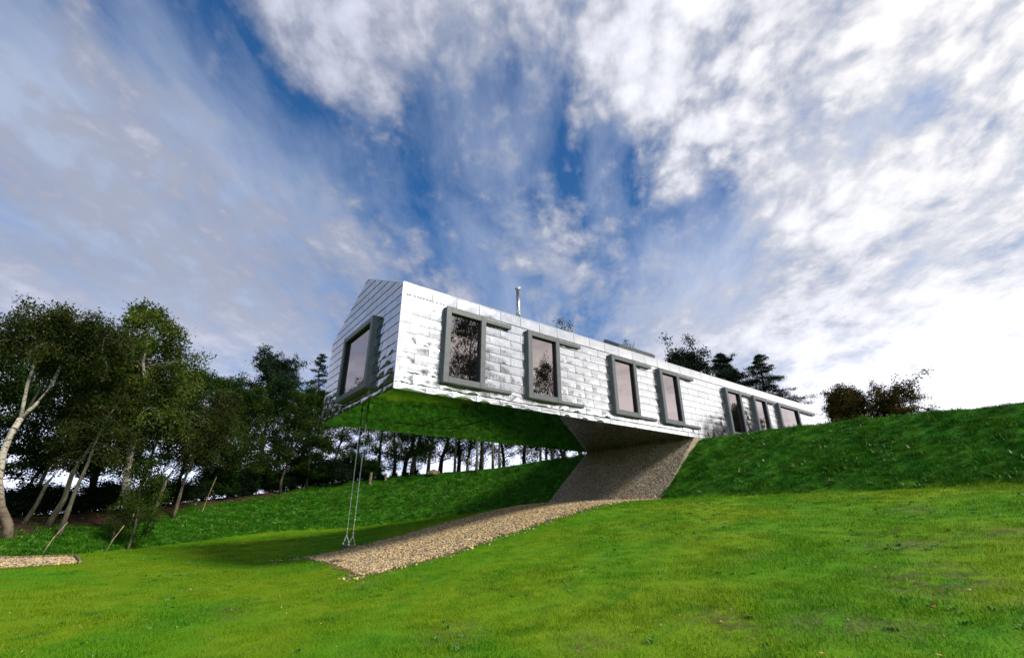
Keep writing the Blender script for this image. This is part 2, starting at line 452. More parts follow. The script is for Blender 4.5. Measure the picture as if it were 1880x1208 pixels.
def blade_mat(name, zone):
    m, n, b = material(name, 0.55, spec=0.12)
    p, big, mid, tiny, c = mat_grass_nodes(n, zone, 0.0)
    rnd = n.new('ShaderNodeObjectInfo', out=5)
    c = n.mix(n.rng(rnd, 0.70, 1.0, 0, 0.45, smooth=False), c, (0.20, 0.24, 0.04))
    c = n.mix(n.rng(rnd, 0.0, 0.35, 0.35, 0, smooth=False), c, (0.020, 0.085, 0.006))
    tr = n.new('ShaderNodeBsdfTranslucent', {0: c})
    setin(n, b, 'Base Color', c)
    mx = n.new('ShaderNodeMixShader', {0: 0.25, 1: b.outputs[0], 2: tr})
    n.t.links.new(mx, n.t.nodes['Material Output'].inputs[0])
    return m
m_lawn = blade_mat('lawn_blades', 0.0)
m_bank = blade_mat('bank_blades', 1.0)
PAD = [(-0.31, -0.02), (0.26, 6.63), (9.9, 6.63), (11.85, 6.63), (11.40, -0.02), (8.25, -0.02)]   # gravel strip under the barn
def inpoly(x, y, poly, wob=0.0):
    x = x + wob * hsh(x, y, 4.7); y = y + wob * hsh(y, x, 5.3)
    ins = np.zeros(len(x), bool)
    for k in range(len(poly)):
        x0, y0 = poly[k]; x1, y1 = poly[(k + 1) % len(poly)]
        c = ((y0 > y) != (y1 > y)) & (x < (x1 - x0) * (y - y0) / ((y1 - y0) if y1 != y0 else 1e-9) + x0)
        ins ^= c
    return ins
PIT = [(-17.0, 6.0), (-7.0, 6.55), (-5.75, 7.6), (-6.05, 10.2), (-8, 9.6), (-17, 8.4)]            # small gravel bed far left
def scatter_zone(n_, az0, az1, r0, r1, power):
    a = rng.uniform(az0, az1, n_); r_ = r0 + (r1 - r0) * rng.random(n_) ** power
    return CX + r_ * np.sin(np.radians(a)), CY + r_ * np.cos(np.radians(a))
# lawn: dense near the viewer, thinner away
xs, ys = scatter_zone(62000, -40, 112, 1.5, 34, 0.80)
a_, r_ = polar(xs, ys); f_, t_, _ = foot_top(a_)
ok = (r_ < f_ + 0.05) & ~inpoly(xs, ys, PAD, 0.05) & ~inpoly(xs, ys, PIT, 0.05) & (rng.random(len(xs)) > 0.85 * bare(xs, ys))
ok &= hsh(xs, ys, 6.1) + hsh(ys, xs, 2.7) > -1.35
xs, ys, r_ = xs[ok], ys[ok], r_[ok]
s = rng.uniform(0.7, 1.25, len(xs)) * (1 + 0.02 * r_)
s *= 0.8 + 0.35 * np.clip(hsh(xs, ys, 1.3) + 0.4, 0, 1)
sc3 = np.c_[s * 1.1, s * 1.1, s * np.clip(1.05 - 0.012 * r_, 0.6, 1)]
scatter('lawn_grass', np.c_[xs, ys, ground(xs, ys)], sc3, rng.uniform(0, 6.28, len(xs)), tuft('lawn_tuft', m_lawn, 34, 0.13, 0.029, 0.0050, 0.8, 3), tilt=0.08,
        label='short mown lawn of bright yellowish green grass', cat='grass', kind='stuff')
# bank: longer, darker tufts
xs = rng.uniform(-28, 18, 230000); ys = rng.uniform(-24, 30, 230000)
a_, r_ = polar(xs, ys); f_, t_, _ = foot_top(a_)
lt = zone_litter(xs, ys)
slab = (ys > -0.02) & (ys < 6.65) & (xs > 10.9) & (xs < 14.9)
barnfloor = (ys > -0.1) & (ys < 6.75) & (xs > 14)
ok = (r_ > f_ - 0.02) & (r_ < t_ + 1.6) & (rng.random(len(xs)) > lt * 0.97) & ~slab & ~barnfloor & ~inpoly(xs, ys, PIT, 0.05) & (a_ > 0)
ok &= hsh(xs, ys, 3.3) > -0.93
xs, ys, r_ = xs[ok], ys[ok], r_[ok]
s = rng.uniform(0.45, 1.35, len(xs)) * (0.75 + 0.6 * np.clip(hsh(xs, ys, 5.1), 0, 1))
scatter('bank_grass', np.c_[xs, ys, ground(xs, ys)], np.c_[s * 1.3, s * 1.3, s], rng.uniform(0, 6.28, len(xs)), tuft('bank_tuft', m_bank, 24, 0.11, 0.085, 0.010, 1.2, 4), tilt=0.12,
        label='longer dark green grass covering the steep bank', cat='grass', kind='stuff')

# broad leaved weeds and clover among the grass
m_weed, n, b = material('weed_leaves', 0.5, spec=0.25)
rnd = n.new('ShaderNodeObjectInfo', out=5)
c = n.mix(n.rng(rnd, 0.0, 1.0, 0, 1, smooth=False), (0.035, 0.16, 0.010), (0.12, 0.25, 0.03))
c = n.mix(n.rng(rnd, 0.965, 0.975, 0, 0.7), c, (0.22, 0.18, 0.06))
setin(n, b, 'Base Color', c)
weed = tuft('weed', m_weed, 11, 0.07, 0.06, 0.030, 1.6, 8)
xs = rng.uniform(-28, 18, 90000); ys = rng.uniform(-24, 30, 90000)
a_, r_ = polar(xs, ys); f_, t_, _ = foot_top(a_)
slab = (ys > -0.05) & (ys < 6.7) & (xs > 10.9)
ok = (r_ > f_) & (r_ < t_ + 0.6) & (rng.random(len(xs)) > zone_litter(xs, ys)) & ~slab & ~inpoly(xs, ys, PIT, 0.05) & (a_ > 0)
ok &= (hsh(xs, ys, 1.7) + 0.7 * hsh(ys, xs, 4.3)) > rng.uniform(-0.5, 1.5, len(xs))
x1, y1 = xs[ok], ys[ok]; s1 = rng.uniform(0.5, 1.35, len(x1))
scatter('bank_weeds', np.c_[x1, y1, ground(x1, y1) + 0.02], np.c_[s1, s1, s1 * 1.15], rng.uniform(0, 6.28, len(x1)), weed, tilt=0.15,
        label='broad leaved weeds and clover dotted over the steep grassy bank', cat='weeds', kind='stuff')
xs, ys = scatter_zone(16000, -40, 112, 1.5, 30, 0.8)
a_, r_ = polar(xs, ys); f_, t_, _ = foot_top(a_)
ok = (r_ < f_) & ~inpoly(xs, ys, PAD, 0.1) & ~inpoly(xs, ys, PIT, 0.1) & ((hsh(xs, ys, 1.1) + 0.8 * hsh(ys, xs, 3.9)) > rng.uniform(0.0, 1.8, len(xs)))
x1, y1 = xs[ok], ys[ok]; s1 = rng.uniform(0.28, 0.6, len(x1))
scatter('lawn_clover', np.c_[x1, y1, ground(x1, y1) + 0.008], np.c_[s1 * 1.3, s1 * 1.3, s1], rng.uniform(0, 6.28, len(x1)), weed, tilt=0.1,
        label='small clover and weeds growing in patches of the lawn', cat='clover', kind='stuff')

# ---- gravel
m_grav, n, b = material('gravel_stone', 0.7, spec=0.3)
rnd = n.new('ShaderNodeObjectInfo', out=5)
cr = n.new('ShaderNodeValToRGB', {0: rnd}, out=None)
els = cr.color_ramp.elements
els[0].position = 0.0; els[0].color = (0.10, 0.075, 0.045, 1)
els[1].position = 1.0; els[1].color = (0.85, 0.66, 0.34, 1)
for ps, c in ((0.18, (0.28, 0.19, 0.09, 1)), (0.40, (0.46, 0.32, 0.14, 1)), (0.62, (0.62, 0.46, 0.21, 1)), (0.80, (0.33, 0.30, 0.25, 1)), (0.90, (0.62, 0.40, 0.20, 1))):
    e = els.new(ps); e.color = c
cr.color_ramp.interpolation = 'CONSTANT'
setin(n, b, 'Base Color', n.mix(n.rng(n.noise(wpos(n), 40.0, 3), 0.4, 0.7, 0, 0.35), cr.outputs[0], (0.50, 0.42, 0.30)))
m_bed, n, b = material('gravel_bed', 0.95, spec=0.1)
setin(n, b, 'Base Color', n.mix(n.rng(n.noise(wpos(n), 30.0, 4), 0.35, 0.65), (0.07, 0.05, 0.03), (0.30, 0.22, 0.13)))
def pebble(name, seed):
    r = np.random.default_rng(seed)
    bm = bmesh.new()
    bmesh.ops.create_icosphere(bm, subdivisions=1, radius=1.0)
    for v_ in bm.verts:
        v_.co *= r.uniform(0.78, 1.15)
        v_.co.z *= 0.62
    me = bpy.data.meshes.new(name); bm.to_mesh(me); bm.free()
    me.materials.append(m_grav)
    return me
def bed(name, poly, lift):
    bm = bmesh.new()
    xs_ = [p[0] for p in poly]; ys_ = [p[1] for p in poly]
    gx = np.arange(min(xs_) - 0.2, max(xs_) + 0.2, 0.2); gy = np.arange(min(ys_) - 0.2, max(ys_) + 0.2, 0.2)
    X, Y = np.meshgrid(gx, gy, indexing='ij')
    ins = inpoly(X.ravel() + 0.0, Y.ravel() + 0.0, poly, 0.04).reshape(X.shape)
    Z = ground(X.ravel(), Y.ravel()).reshape(X.shape) + lift
    vs = {}
    for a in range(len(gx) - 1):
        for c in range(len(gy) - 1):
            if ins[a, c] or ins[a + 1, c] or ins[a, c + 1] or ins[a + 1, c + 1]:
                q = []
                for (s_, t2) in ((a, c), (a + 1, c), (a + 1, c + 1), (a, c + 1)):
                    if (s_, t2) not in vs:
                        vs[(s_, t2)] = bm.verts.new((X[s_, t2], Y[s_, t2], Z[s_, t2]))
                    q.append(vs[(s_, t2)])
                bm.faces.new(q)
    me = bpy.data.meshes.new(name); bm.to_mesh(me); bm.free(); me.materials.append(m_bed)
    return link(bpy.data.objects.new(name, me), kind='structure')
bed('gravel_path', PAD, 0.012)
bed('gravel_path', PIT, 0.012)
xs = rng.uniform(-0.7, 12.0, 62000); ys = rng.uniform(-0.3, 6.9, 62000)
ok = inpoly(xs, ys, PAD, 0.10); xs, ys = xs[ok], ys[ok]
ex = rng.uniform(-0.9, 9, 900); ey = np.where(rng.random(900) < 0.5, rng.normal(-0.1, 0.20, 900), rng.normal(6.7, 0.20, 900))
xs = np.r_[xs, ex]; ys = np.r_[ys, ey]
s = rng.uniform(0.016, 0.038, len(xs)); 
scatter('gravel', np.c_[xs, ys, ground(xs, ys) + rng.uniform(0.012, 0.040, len(xs))], np.c_[s * rng.uniform(1, 1.6, len(xs)), s, s], rng.uniform(0, 6.28, len(xs)), pebble('pebble', 5), tilt=0.5,
        label='tan and honey coloured gravel spread under the overhanging building', cat='gravel', kind='stuff')
xs = rng.uniform(-17, -5.6, 24000); ys = rng.uniform(5.9, 10.3, 24000)
ok = inpoly(xs, ys, PIT, 0.06); xs, ys = xs[ok], ys[ok]
s = rng.uniform(0.02, 0.04, len(xs))
scatter('gravel', np.c_[xs, ys, ground(xs, ys) + rng.uniform(0.010, 0.030, len(xs))], np.c_[s * 1.3, s, s], rng.uniform(0, 6.28, len(xs)), pebble('pebble_small', 6), tilt=0.5,
        label='pale gravel filling the small timber edged bed at the left', cat='gravel', kind='stuff')
# loose stones and fallen leaves on the turf
xs, ys = scatter_zone(900, -30, 100, 3.5, 16, 0.8)
ok = ~inpoly(xs, ys, PAD); xs, ys = xs[ok], ys[ok]
keep = rng.random(len(xs)) < 0.18 + bare(xs, ys); xs, ys = xs[keep], ys[keep]
s = rng.uniform(0.006, 0.014, len(xs))
scatter('loose_stones', np.c_[xs, ys, ground(xs, ys) + 0.018], np.c_[s * 1.3, s, s], rng.uniform(0, 6.28, len(xs)), pebble('stone', 9), tilt=0.6,
        label='small loose stones lying in thin patches of the lawn', cat='stones', kind='stuff')
m_leaf, n, b = material('dead_leaf', 0.75, spec=0.15)
rnd = n.new('ShaderNodeObjectInfo', out=5)
setin(n, b, 'Base Color', n.mix(n.rng(rnd, 0.3, 0.8), (0.42, 0.14, 0.035), (0.55, 0.42, 0.16)))
leafm = mesh_np('dead_leaf', [(-1, 0, 0), (-0.3, -0.55, 0.22), (1, 0, 0.05), (-0.3, 0.55, 0.3), (0.4, 0.38, 0.1), (0.4, -0.38, 0.12)], [(0, 1, 5, 2), (0, 2, 4, 3)], False, m_leaf)
xs, ys = scatter_zone(130, -25, 98, 3, 26, 0.7)
xl = rng.uniform(-16, 4, 1500); yl = rng.uniform(8, 24, 1500)
k = (zone_litter(xl, yl) > 0.02) | (rng.random(1500) < 0.06)
a2, r2 = polar(xl, yl); f2, t2, _ = foot_top(a2); k &= r2 < t2 + 1
xs = np.r_[xs, xl[k]]; ys = np.r_[ys, yl[k]]
ok = ~inpoly(xs, ys, PAD); xs, ys = xs[ok], ys[ok]
s = rng.uniform(0.014, 0.028, len(xs)); dl = polar(xs, ys)[1]; s *= 1 + 0.03 * dl
scatter('fallen_leaves', np.c_[xs, ys, ground(xs, ys) + 0.04], np.c_[s, s, s], rng.uniform(0, 6.28, len(xs)), leafm, tilt=0.3,
        label='dry orange and straw coloured leaves fallen on the turf', cat='leaves', kind='stuff')

# ---------------------------------------------------------------- the barn
L0, WD, ZE, ZR = 30.0, 6.61, 3.20, 4.72
def steel(name, rough, base, big_amp, tint=(1, 1, 1), vary=0.0):
    m, n, b = material(name, rough, 1.0)
    p = wpos(n)
    c = n.mix(n.rng(n.noise(p, 1.7, 3), 0.35, 0.7), tuple(base * t * 0.93 for t in tint), tuple(base * t for t in tint))
    if vary:      # sheets from different coils, and rain marks
        rnd = n.new('ShaderNodeObjectInfo', out=5)
        c = n.mix(n.rng(rnd, 0.0, 1.0, 0.0, vary, smooth=False), c, tuple(base * t * 0.45 for t in tint))
        drip = n.noise(n.v('MULTIPLY', p, (9.0, 9.0, 0.8)), 1.6, 4, 0.6)
        c = n.mix(n.rng(drip, 0.55, 0.80, 0.0, 0.22), c, tuple(base * t * 0.5 for t in tint))
    setin(n, b, 'Base Color', c)
    setin(n, b, 'Roughness', n.rng(n.noise(p, 2.6, 5, 0.7), 0.3, 0.75, rough * 0.65, rough * 1.5, smooth=False))
    h = n.m('ADD', n.noise(p, 1.5, 2, 0.4), n.m('MULTIPLY', n.noise(p, 9.0, 2, 0.5), 0.15))
    bump(n, b, h, 1.0, big_amp)
    return m
m_steel = steel('polished_steel', 0.15, 0.90, 0.016, vary=0.26)
m_steel_gable = steel('polished_steel_gable', 0.06, 0.60, 0.010, (0.92, 0.97, 1.05), 0.3)  # same steel, darker and bluer: the deep sky's reflection is in its colour
m_mirror = steel('mirror_steel', 0.015, 0.50, 0.0016, (0.92, 1.0, 0.88))
m_shell, n, b = material('dark_backing', 0.5, 0.6)
setin(n, b, 'Base Color', (0.05, 0.05, 0.055, 1))
m_frame, n, b = material('grey_lacquer', 0.42, 0.0, 0.5)
setin(n, b, 'Base Color', n.mix(n.rng(n.noise(wpos(n), 6.0, 4), 0.3, 0.7), (0.098, 0.104, 0.110), (0.122, 0.129, 0.135)))
m_seal, n, b = material('black_gasket', 0.6)
setin(n, b, 'Base Color', (0.012, 0.012, 0.014, 1))
m_glass, n, b = material('coated_glass', 0.015, 0.0, 0.5)
setin(n, b, 'Base Color', (0.006, 0.006, 0.006, 1))
gl = n.new('ShaderNodeBsdfGlossy', {0: (0.74, 0.63, 0.62, 1), 1: 0.012})
nb_ = n.new('ShaderNodeBump', {'Height': n.noise(wpos(n), 0.9, 1), 'Strength': 1.0, 'Distance': 0.006})
n.t.links.new(nb_, gl.node.inputs['Normal'])
n.t.links.new(n.new('ShaderNodeMixShader', {0: 0.43, 1: b.outputs[0], 2: gl}), n.t.nodes['Material Output'].inputs[0])

barn = empty('barn', (0, 0, -0.1), label='long barn shaped house clad in shiny steel shingles jutting out over the slope', cat='house')
O = Vector((0, 0, 0.1))
def place(o, loc=(0, 0, 0), rot=(0, 0, 0)):
    o.location = Vector(loc) + O; o.rotation_euler = rot
    return o
# shell: closed prism with gables
s_ = 0.012
V = [(s_, s_, s_), (s_, WD - s_, s_), (s_, WD - s_, ZE), (s_, WD / 2, ZR - s_), (s_, s_, ZE)]
mb = MB()
mb.add(V + [(L0, y, z) for (_, y, z) in V], [(0, 1, 2, 3, 4)[::-1], (5, 6, 7, 8, 9), (0, 1, 6, 5), (1, 2, 7, 6), (4, 0, 5, 9)])
wall = place(mb.build('wall', m_shell, barn))
mb = MB()
for sgn in (-1, 1):
    ya, yb = (0.0, WD / 2) if sgn < 0 else (WD, WD / 2)
    mb.add([(0, ya, ZE + 0.01), (L0, ya, ZE + 0.01), (L0, yb, ZR + 0.01), (0, yb, ZR + 0.01), (0, ya, ZE + 0.05), (L0, ya, ZE + 0.05), (L0, yb, ZR + 0.05), (0, yb, ZR + 0.05)],
           [(0, 3, 2, 1), (4, 5, 6, 7), (0, 1, 5, 4), (1, 2, 6, 5), (2, 3, 7, 6), (3, 0, 4, 7)])
roof = place(mb.build('roof', m_steel, barn))
place(MB().box(14.9, L0 - 0.1, 0.1, WD - 0.1, -0.7, 0.0).build('foundation', m_shell, barn))

# shingles: each a thin puffed sheet standing proud of the shell
def shingle_mesh(L, H, amp, seed, clip=None, mat=None, nu=6, nv=4):
    r = np.random.default_rng(seed)
    g = 0.0055; gx_ = 0.0075
    ph = r.uniform(0, 6.28, 6); fa_ = r.uniform(0.6, 1.7, 4); skew = r.uniform(-0.5, 0.5, 2)
    V, F = [], []
    for jv in range(nv + 1):
        for iu in range(nu + 1):
            a, c = iu / nu, jv / nv
            env = (1 - abs(2 * a - 1) ** 5) * (1 - abs(2 * c - 1) ** 3)
            wv = 0.010 + 0.012 * (1 - c)
            wv += amp * env * (1.0 + skew[0] * (2 * a - 1) + skew[1] * (2 * c - 1))
            wv += amp * 0.8 * env * (math.sin(a * 6.28 * fa_[0] + ph[0]) * math.cos(c * 4 * fa_[1] + ph[1]))
            V.append((gx_ + a * (L - 2 * gx_), g + c * (H - 2 * g), wv))
    for jv in range(nv):
        for iu in range(nu):
            k = jv * (nu + 1) + iu
            F.append((k, k + 1, k + nu + 2, k + nu + 1))
    me = bpy.data.meshes.new('shingle')
    bm = bmesh.new()
    bv = [bm.verts.new(p) for p in V]
    for f in F:
        bm.faces.new([bv[k] for k in f]).smooth = True
    W1 = nu + 1
    cs_ = [0, nu, W1 * (nv + 1) - 1, W1 * nv]
    cor = [V[k] for k in cs_]
    for k in range(4):                                                  # folded rims
        p0, p1 = cor[k], cor[(k + 1) % 4]
        q = [bm.verts.new(t) for t in (p0, (p0[0], p0[1], 0.002), (p1[0], p1[1], 0.002), p1)]
        bm.faces.new(q)
    if clip:
        for co, no in clip:
            geom = bm.verts[:] + bm.edges[:] + bm.faces[:]
            bmesh.ops.bisect_plane(bm, geom=geom, plane_co=co, plane_no=no, clear_outer=True)
    bm.to_mesh(me); bm.free()
    me.materials.append(mat or m_steel)
    return me
PL, PH = 0.86, 0.295
AMPS = [0.0022, 0.0055, 0.0105, 0.018, 0.0]
variants = [[shingle_mesh(PL, PH, a, 100 * k + s0) for s0 in range(12)] for k, a in enumerate(AMPS)]
variants_g = [[shingle_mesh(PL, PH, a, 900 + 100 * k + s0, mat=m_steel_gable) for s0 in range(12)] for k, a in enumerate(AMPS)]
for row in variants_g:
    for me in row:
        me.name = 'shingle_end'
WINS = [(1.39, 2.85, 3.92), (4.60, 6.07, 7.22), (8.90, 10.40, 11.50), (12.02, 13.45, 14.72), (17.46, 18.97, 20.10), (20.30, 21.78, 22.92), (23.21, 25.85, 28.40)]
WZ0, WZ1 = 0.37, 2.765
prnd = random.Random(11)
cands = []      # (size on the picture, mesh getter, location, rotation, scale)
def seen(p, area_w):
    return area_w / (Vector(p) - CAM).length
rows = [(2.844, ZE, 0.10)] + [(2.844 - PH * (k + 1), 2.844 - PH * k, 0.10 if k % 2 else 0.53) for k in range(9)] + [(0.0, 2.844 - PH * 9, 0.10)]
SIDE_ROT = (R(90), 0, 0)
for ri, (z0, z1, off) in enumerate(rows):
    xs_ = [0.0] + [off + PL * k for k in range(60) if off + PL * k < L0 - 0.1] + [L0]
    for x0, x1 in zip(xs_, xs_[1:]):
        pieces = [(x0, x1, z0, z1)]
        for (a, c, _) in WINS:
            nxt = []
            for (p0, p1, q0, q1) in pieces:
                if p1 <= a or p0 >= c or q0 >= WZ1 or q1 <= WZ0:
                    nxt.append((p0, p1, q0, q1)); continue
                if p0 < a: nxt.append((p0, a, q0, q1))
                if p1 > c: nxt.append((c, p1, q0, q1))
                if q0 < WZ0 - 0.05: nxt.append((max(p0, a), min(p1, c), q0, WZ0))
                if q1 > WZ1 + 0.05: nxt.append((max(p0, a), min(p1, c), WZ1, q1))
            pieces = nxt
        for (p0, p1, q0, q1) in pieces:
            if p1 - p0 < 0.03:
                continue
            xm = (p0 + p1) / 2
            if ri >= 9: cl = 3 if xm < 9.0 and prnd.random() < 0.85 else (2 if xm < 12 else (1 if xm < 14 else 0))
            elif ri >= 5 and xm < 1.5: cl = prnd.choice((2, 3))
            elif ri == 0: cl = prnd.choice((0, 1, 1))
            elif 6.0 < xm < 9.2: cl = prnd.choice((2, 2, 1))
            elif xm < 4.6: cl = prnd.choice((0, 1, 1, 2) if ri > 4 else (0, 0, 1))
            elif xm < 12.1: cl = prnd.choice((1, 1, 2))
            else: cl = prnd.choice((0, 0, 0, 1))
            if p1 - p0 < 0.35: cl = 4
            me = variants[cl][prnd.randrange(12)]
            yy = -0.012 if ri == 0 else (0.016 if ri == 10 else 0.0)
            cands.append((seen((xm, 0, z0), (p1 - p0) * max(0.12, abs(CAM.y) / (Vector((xm, 0, 1)) - CAM).length)), me, (p0, yy, q0), SIDE_ROT, ((p1 - p0) / PL, (q1 - q0) / PH, 1)))
GROT = (R(90), 0, R(-90))
GW = (1.75, 4.52, 0.37, 2.73)               # gable window in y and z
grows = [(0.0, 2.844 - PH * 9)] + [(2.844 - PH * (k + 1), 2.844 - PH * k) for k in range(8, -1, -1)] + [(2.844 + PH * k, 2.844 + PH * (k + 1)) for k in range(7)]
slope = (ZR - ZE) / (WD / 2)
for ri, (z0, z1) in enumerate(grows):
    off = 0.27 if ri % 2 else 0.70
    us = [0.0] + [off + PL * k for k in range(9) if off + PL * k < WD - 0.05] + [WD]
    for u0, u1 in zip(us, us[1:]):
        # local u runs from y = WD to y = 0
        ya, yb = WD - u1, WD - u0
        pieces = [(ya, yb, z0, z1)]
        nxt = []
        for (p0, p1, q0, q1) in pieces:
            if p1 <= GW[0] or p0 >= GW[1] or q0 >= GW[3] or q1 <= GW[2]:
                nxt.append((p0, p1, q0, q1)); continue
            if p0 < GW[0]: nxt.append((p0, GW[0], q0, q1))
            if p1 > GW[1]: nxt.append((GW[1], p1, q0, q1))
            if q0 < GW[2] - 0.05: nxt.append((max(p0, GW[0]), min(p1, GW[1]), q0, GW[2]))
            if q1 > GW[3] + 0.05: nxt.append((max(p0, GW[0]), min(p1, GW[1]), GW[3], q1))
        for (p0, p1, q0, q1) in nxt:
            if p1 - p0 < 0.03: continue
            cl = prnd.choice((0, 0, 1, 1)) if ri > 5 else prnd.choice((1, 2, 2, 1))
            if 1.2 < (p0 + p1) / 2 < 1.9: cl = 2
            if p1 - p0 < 0.35: cl = 4
            def roofz(y): return ZE + slope * min(y, WD - y)
            if q1 > min(roofz(p0), roofz(p1)) + 1e-4:
                if q0 >= max(roofz(p0), roofz(p1), roofz((p0 + p1) / 2)) - 0.02 and not (p0 < WD / 2 < p1): continue
                if q0 >= ZR - 0.03: continue
                # clip by both roof slopes, in local coordinates (u = p1 - y, v = z - q0)
                nrm = Vector((slope, 1, 0))
                cl1 = ((p1 - 0.0, ZE - q0, 0), (slope, 1, 0))           # near slope: z = ZE + slope*y  ->  v + slope*u = ...
                cl2 = ((p1 - WD, ZE - q0, 0), (-slope, 1, 0))
                me = shingle_mesh(p1 - p0, q1 - q0, AMPS[cl], prnd.randrange(9999), clip=[cl1, cl2], mat=m_steel_gable)
                if len(me.polygons) == 0: continue
                me.name = 'shingle_end'
                sc_ = (1, 1, 1)
            else:
                me = variants_g[cl][prnd.randrange(12)]; sc_ = ((p1 - p0) / PL, (q1 - q0) / PH, 1)
            cands.append((seen((0, (p0 + p1) / 2, q0), (p1 - p0) * 0.6) , me, (0.016 if ri == 0 else 0.0, p1, q0), GROT, sc_))
cands.sort(key=lambda c: -c[0])
for c in cands[:296]:
    o = bpy.data.objects.new('shingle', c[1])
    link(o, wall)
    o.location = Vector(c[2]); o.rotation_euler = c[3]; o.scale = c[4]
from mathutils import Euler
bm = bmesh.new()
for c in cands[296:]:
    tmp = c[1].copy()
    tmp.transform(Matrix.LocRotScale(Vector(c[2]), Euler(c[3]), Vector(c[4])))
    bm.from_mesh(tmp); bpy.data.meshes.remove(tmp)
m_steel_far = steel('grey_reflection_steel', 0.24, 0.80, 0.012)  # same steel for the far shingles, their greyer sky reflection put into the colour
me = bpy.data.meshes.new('shingle_field'); bm.to_mesh(me); bm.free(); me.materials.append(m_steel_far)
place(link(bpy.data.objects.new('shingle_field', me), barn, kind='stuff'))
place(MB().box(-0.028, 0.004, -0.030, 0.004, 0.0, ZE + 0.012).build('corner_trim', m_steel, barn, bevel=0.004))
# belly: large mirror sheets with hairline joints
srnd = random.Random(5)
for ix in range(10):
    for iy in range(6):
        x0, x1 = ix * 1.5, min(ix * 1.5 + 1.5, 14.9)
        y0, y1 = iy * WD / 6, (iy + 1) * WD / 6
        e = 0.0015
        zt = [srnd.uniform(-0.0012, 0.0012) for _ in range(4)]
        mb = MB().add([(x0 + e, y0 + e, -0.004 + zt[0]), (x1 - e, y0 + e, -0.004 + zt[1]), (x1 - e, y1 - e, -0.004 + zt[2]), (x0 + e, y1 - e, -0.004 + zt[3]),
                       (x0 + e, y0 + e, 0.010), (x1 - e, y0 + e, 0.010), (x1 - e, y1 - e, 0.010), (x0 + e, y1 - e, 0.010)],
                      [(0, 3, 2, 1), (4, 5, 6, 7), (0, 1, 5, 4), (1, 2, 6, 5), (2, 3, 7, 6), (3, 0, 4, 7)])
        place(mb.build('belly_sheet', m_mirror, barn))
# glazed floor hatch: dark seams proud of the mirror sheets
mb = MB()
t_ = 0.022
for (xa, xb, ya, yb) in ((2.15, 3.20, 4.64 - t_, 4.64 + t_), (3.20 - t_, 3.20 + t_, 2.42, 4.64 - t_), (3.20 + t_, 4.50, 4.70 - t_, 4.70 + t_), (4.50 - t_, 4.50 + t_, 2.36, 4.70 - t_)):
    mb.box(xa, xb, ya, yb, -0.012, 0.0)
place(mb.build('floor_hatch', m_seal, barn))
# windows
def window_parts(width, z0, z1, rail_end, parent, loc, rot, label=None):
    """local u along the wall, v up, w outward"""
    H = z1 - z0; D = 0.19; bw = 0.18
    def lb(mb, u0, u1, v0, v1, w0, w1): return mb.box(u0, u1, v0, v1, w0, w1)
    mb = MB()
    lb(mb, 0, bw, 0, H, 0.0, D); lb(mb, width - bw, width, 0, H, 0.0, D)
    lb(mb, bw, width - bw, 0, bw, 0.0, D - 0.002); lb(mb, bw, width - bw, H - bw, H, 0.0, D - 0.002)
    fr_ = mb.build('window', m_frame, parent, bevel=0.008)
    fr_.location = Vector(loc) + O; fr_.rotation_euler = rot
    if label: fr_['label'] = label
    mb = MB(); g = 0.018
    for (a, c, e, f) in ((bw, bw + g, bw, H - bw), (width - bw - g, width - bw, bw, H - bw), (bw + g, width - bw - g, bw, bw + g), (bw + g, width - bw - g, H - bw - g, H - bw)):
        lb(mb, a, c, e, f, 0.03, D - 0.05)
    mb.build('gasket', m_seal, fr_)
    lb(MB(), bw + g, width - bw - g, bw + g, H - bw - g, 0.05, 0.075).build('pane', m_glass, fr_)
    # stepped side profile: two slim boxes hugging the left cheek
    mb = MB()
    lb(mb, -0.022, 0.0, 0.01, H - 0.01, 0.0, D * 0.30); lb(mb, -0.014, 0.0, 0.01, H - 0.01, D * 0.42, D * 0.62)
    mb.build('side_profile', m_frame, fr_, bevel=0.003)
    if rail_end:
        e = rail_end
        lb(lb(MB(), width, e, H - 0.135, H - 0.012, 0.0, 0.13), width, e - 0.01, H - 0.155, H - 0.135, 0.09, 0.13).build('rail', m_frame, fr_, bevel=0.004)
        lb(lb(MB(), width, e, 0.012, 0.115, 0.0, 0.13), width, e - 0.01, -0.008, 0.012, 0.02, 0.11).build('rail', m_frame, fr_, bevel=0.004)
    return fr_
labs = ['window nearest the corner, reflecting dark trees', 'window reflecting a leafy tree', None, None, None, None, 'widest window of the long side']
for (a, c, e), lb_ in zip(WINS, labs):
    window_parts(c - a, WZ0, WZ1, e - a, barn, (a, 0, WZ0), SIDE_ROT, lb_)
window_parts(GW[1] - GW[0], GW[2], GW[3], None, barn, (0, GW[1], GW[2]), GROT, 'wide window in the gable end')

# flue
m_zinc, n, b = material('brushed_flue_steel', 0.28, 1.0)
setin(n, b, 'Base Color', n.mix(n.rng(n.noise(wpos(n), 5.0, 4), 0.3, 0.7), (0.42, 0.42, 0.42), (0.62, 0.62, 0.61)))
fx_, fy_ = 5.9, 2.0
fl = place(MB().tube([(0, 0, 3.9), (0, 0, 5.60)], 0.085, 20).build('flue', m_zinc, barn, smooth=False), (fx_, fy_, 0))
for p_ in fl.data.polygons: p_.use_smooth = len(p_.vertices) == 4
for zc, rr_ in ((4.45, 0.105), (4.62, 0.096), (5.02, 0.094)):
    MB().tube([(0, 0, zc), (0, 0, zc + 0.035)], rr_, 20).build('flue_collar', m_zinc, fl)
MB().tube([(0, 0, 5.60), (0, 0, 5.63), (0, 0, 5.69), (0, 0, 5.72)], [0.09, 0.135, 0.145, 0.10], 20).build('flue_cap', m_zinc, fl)
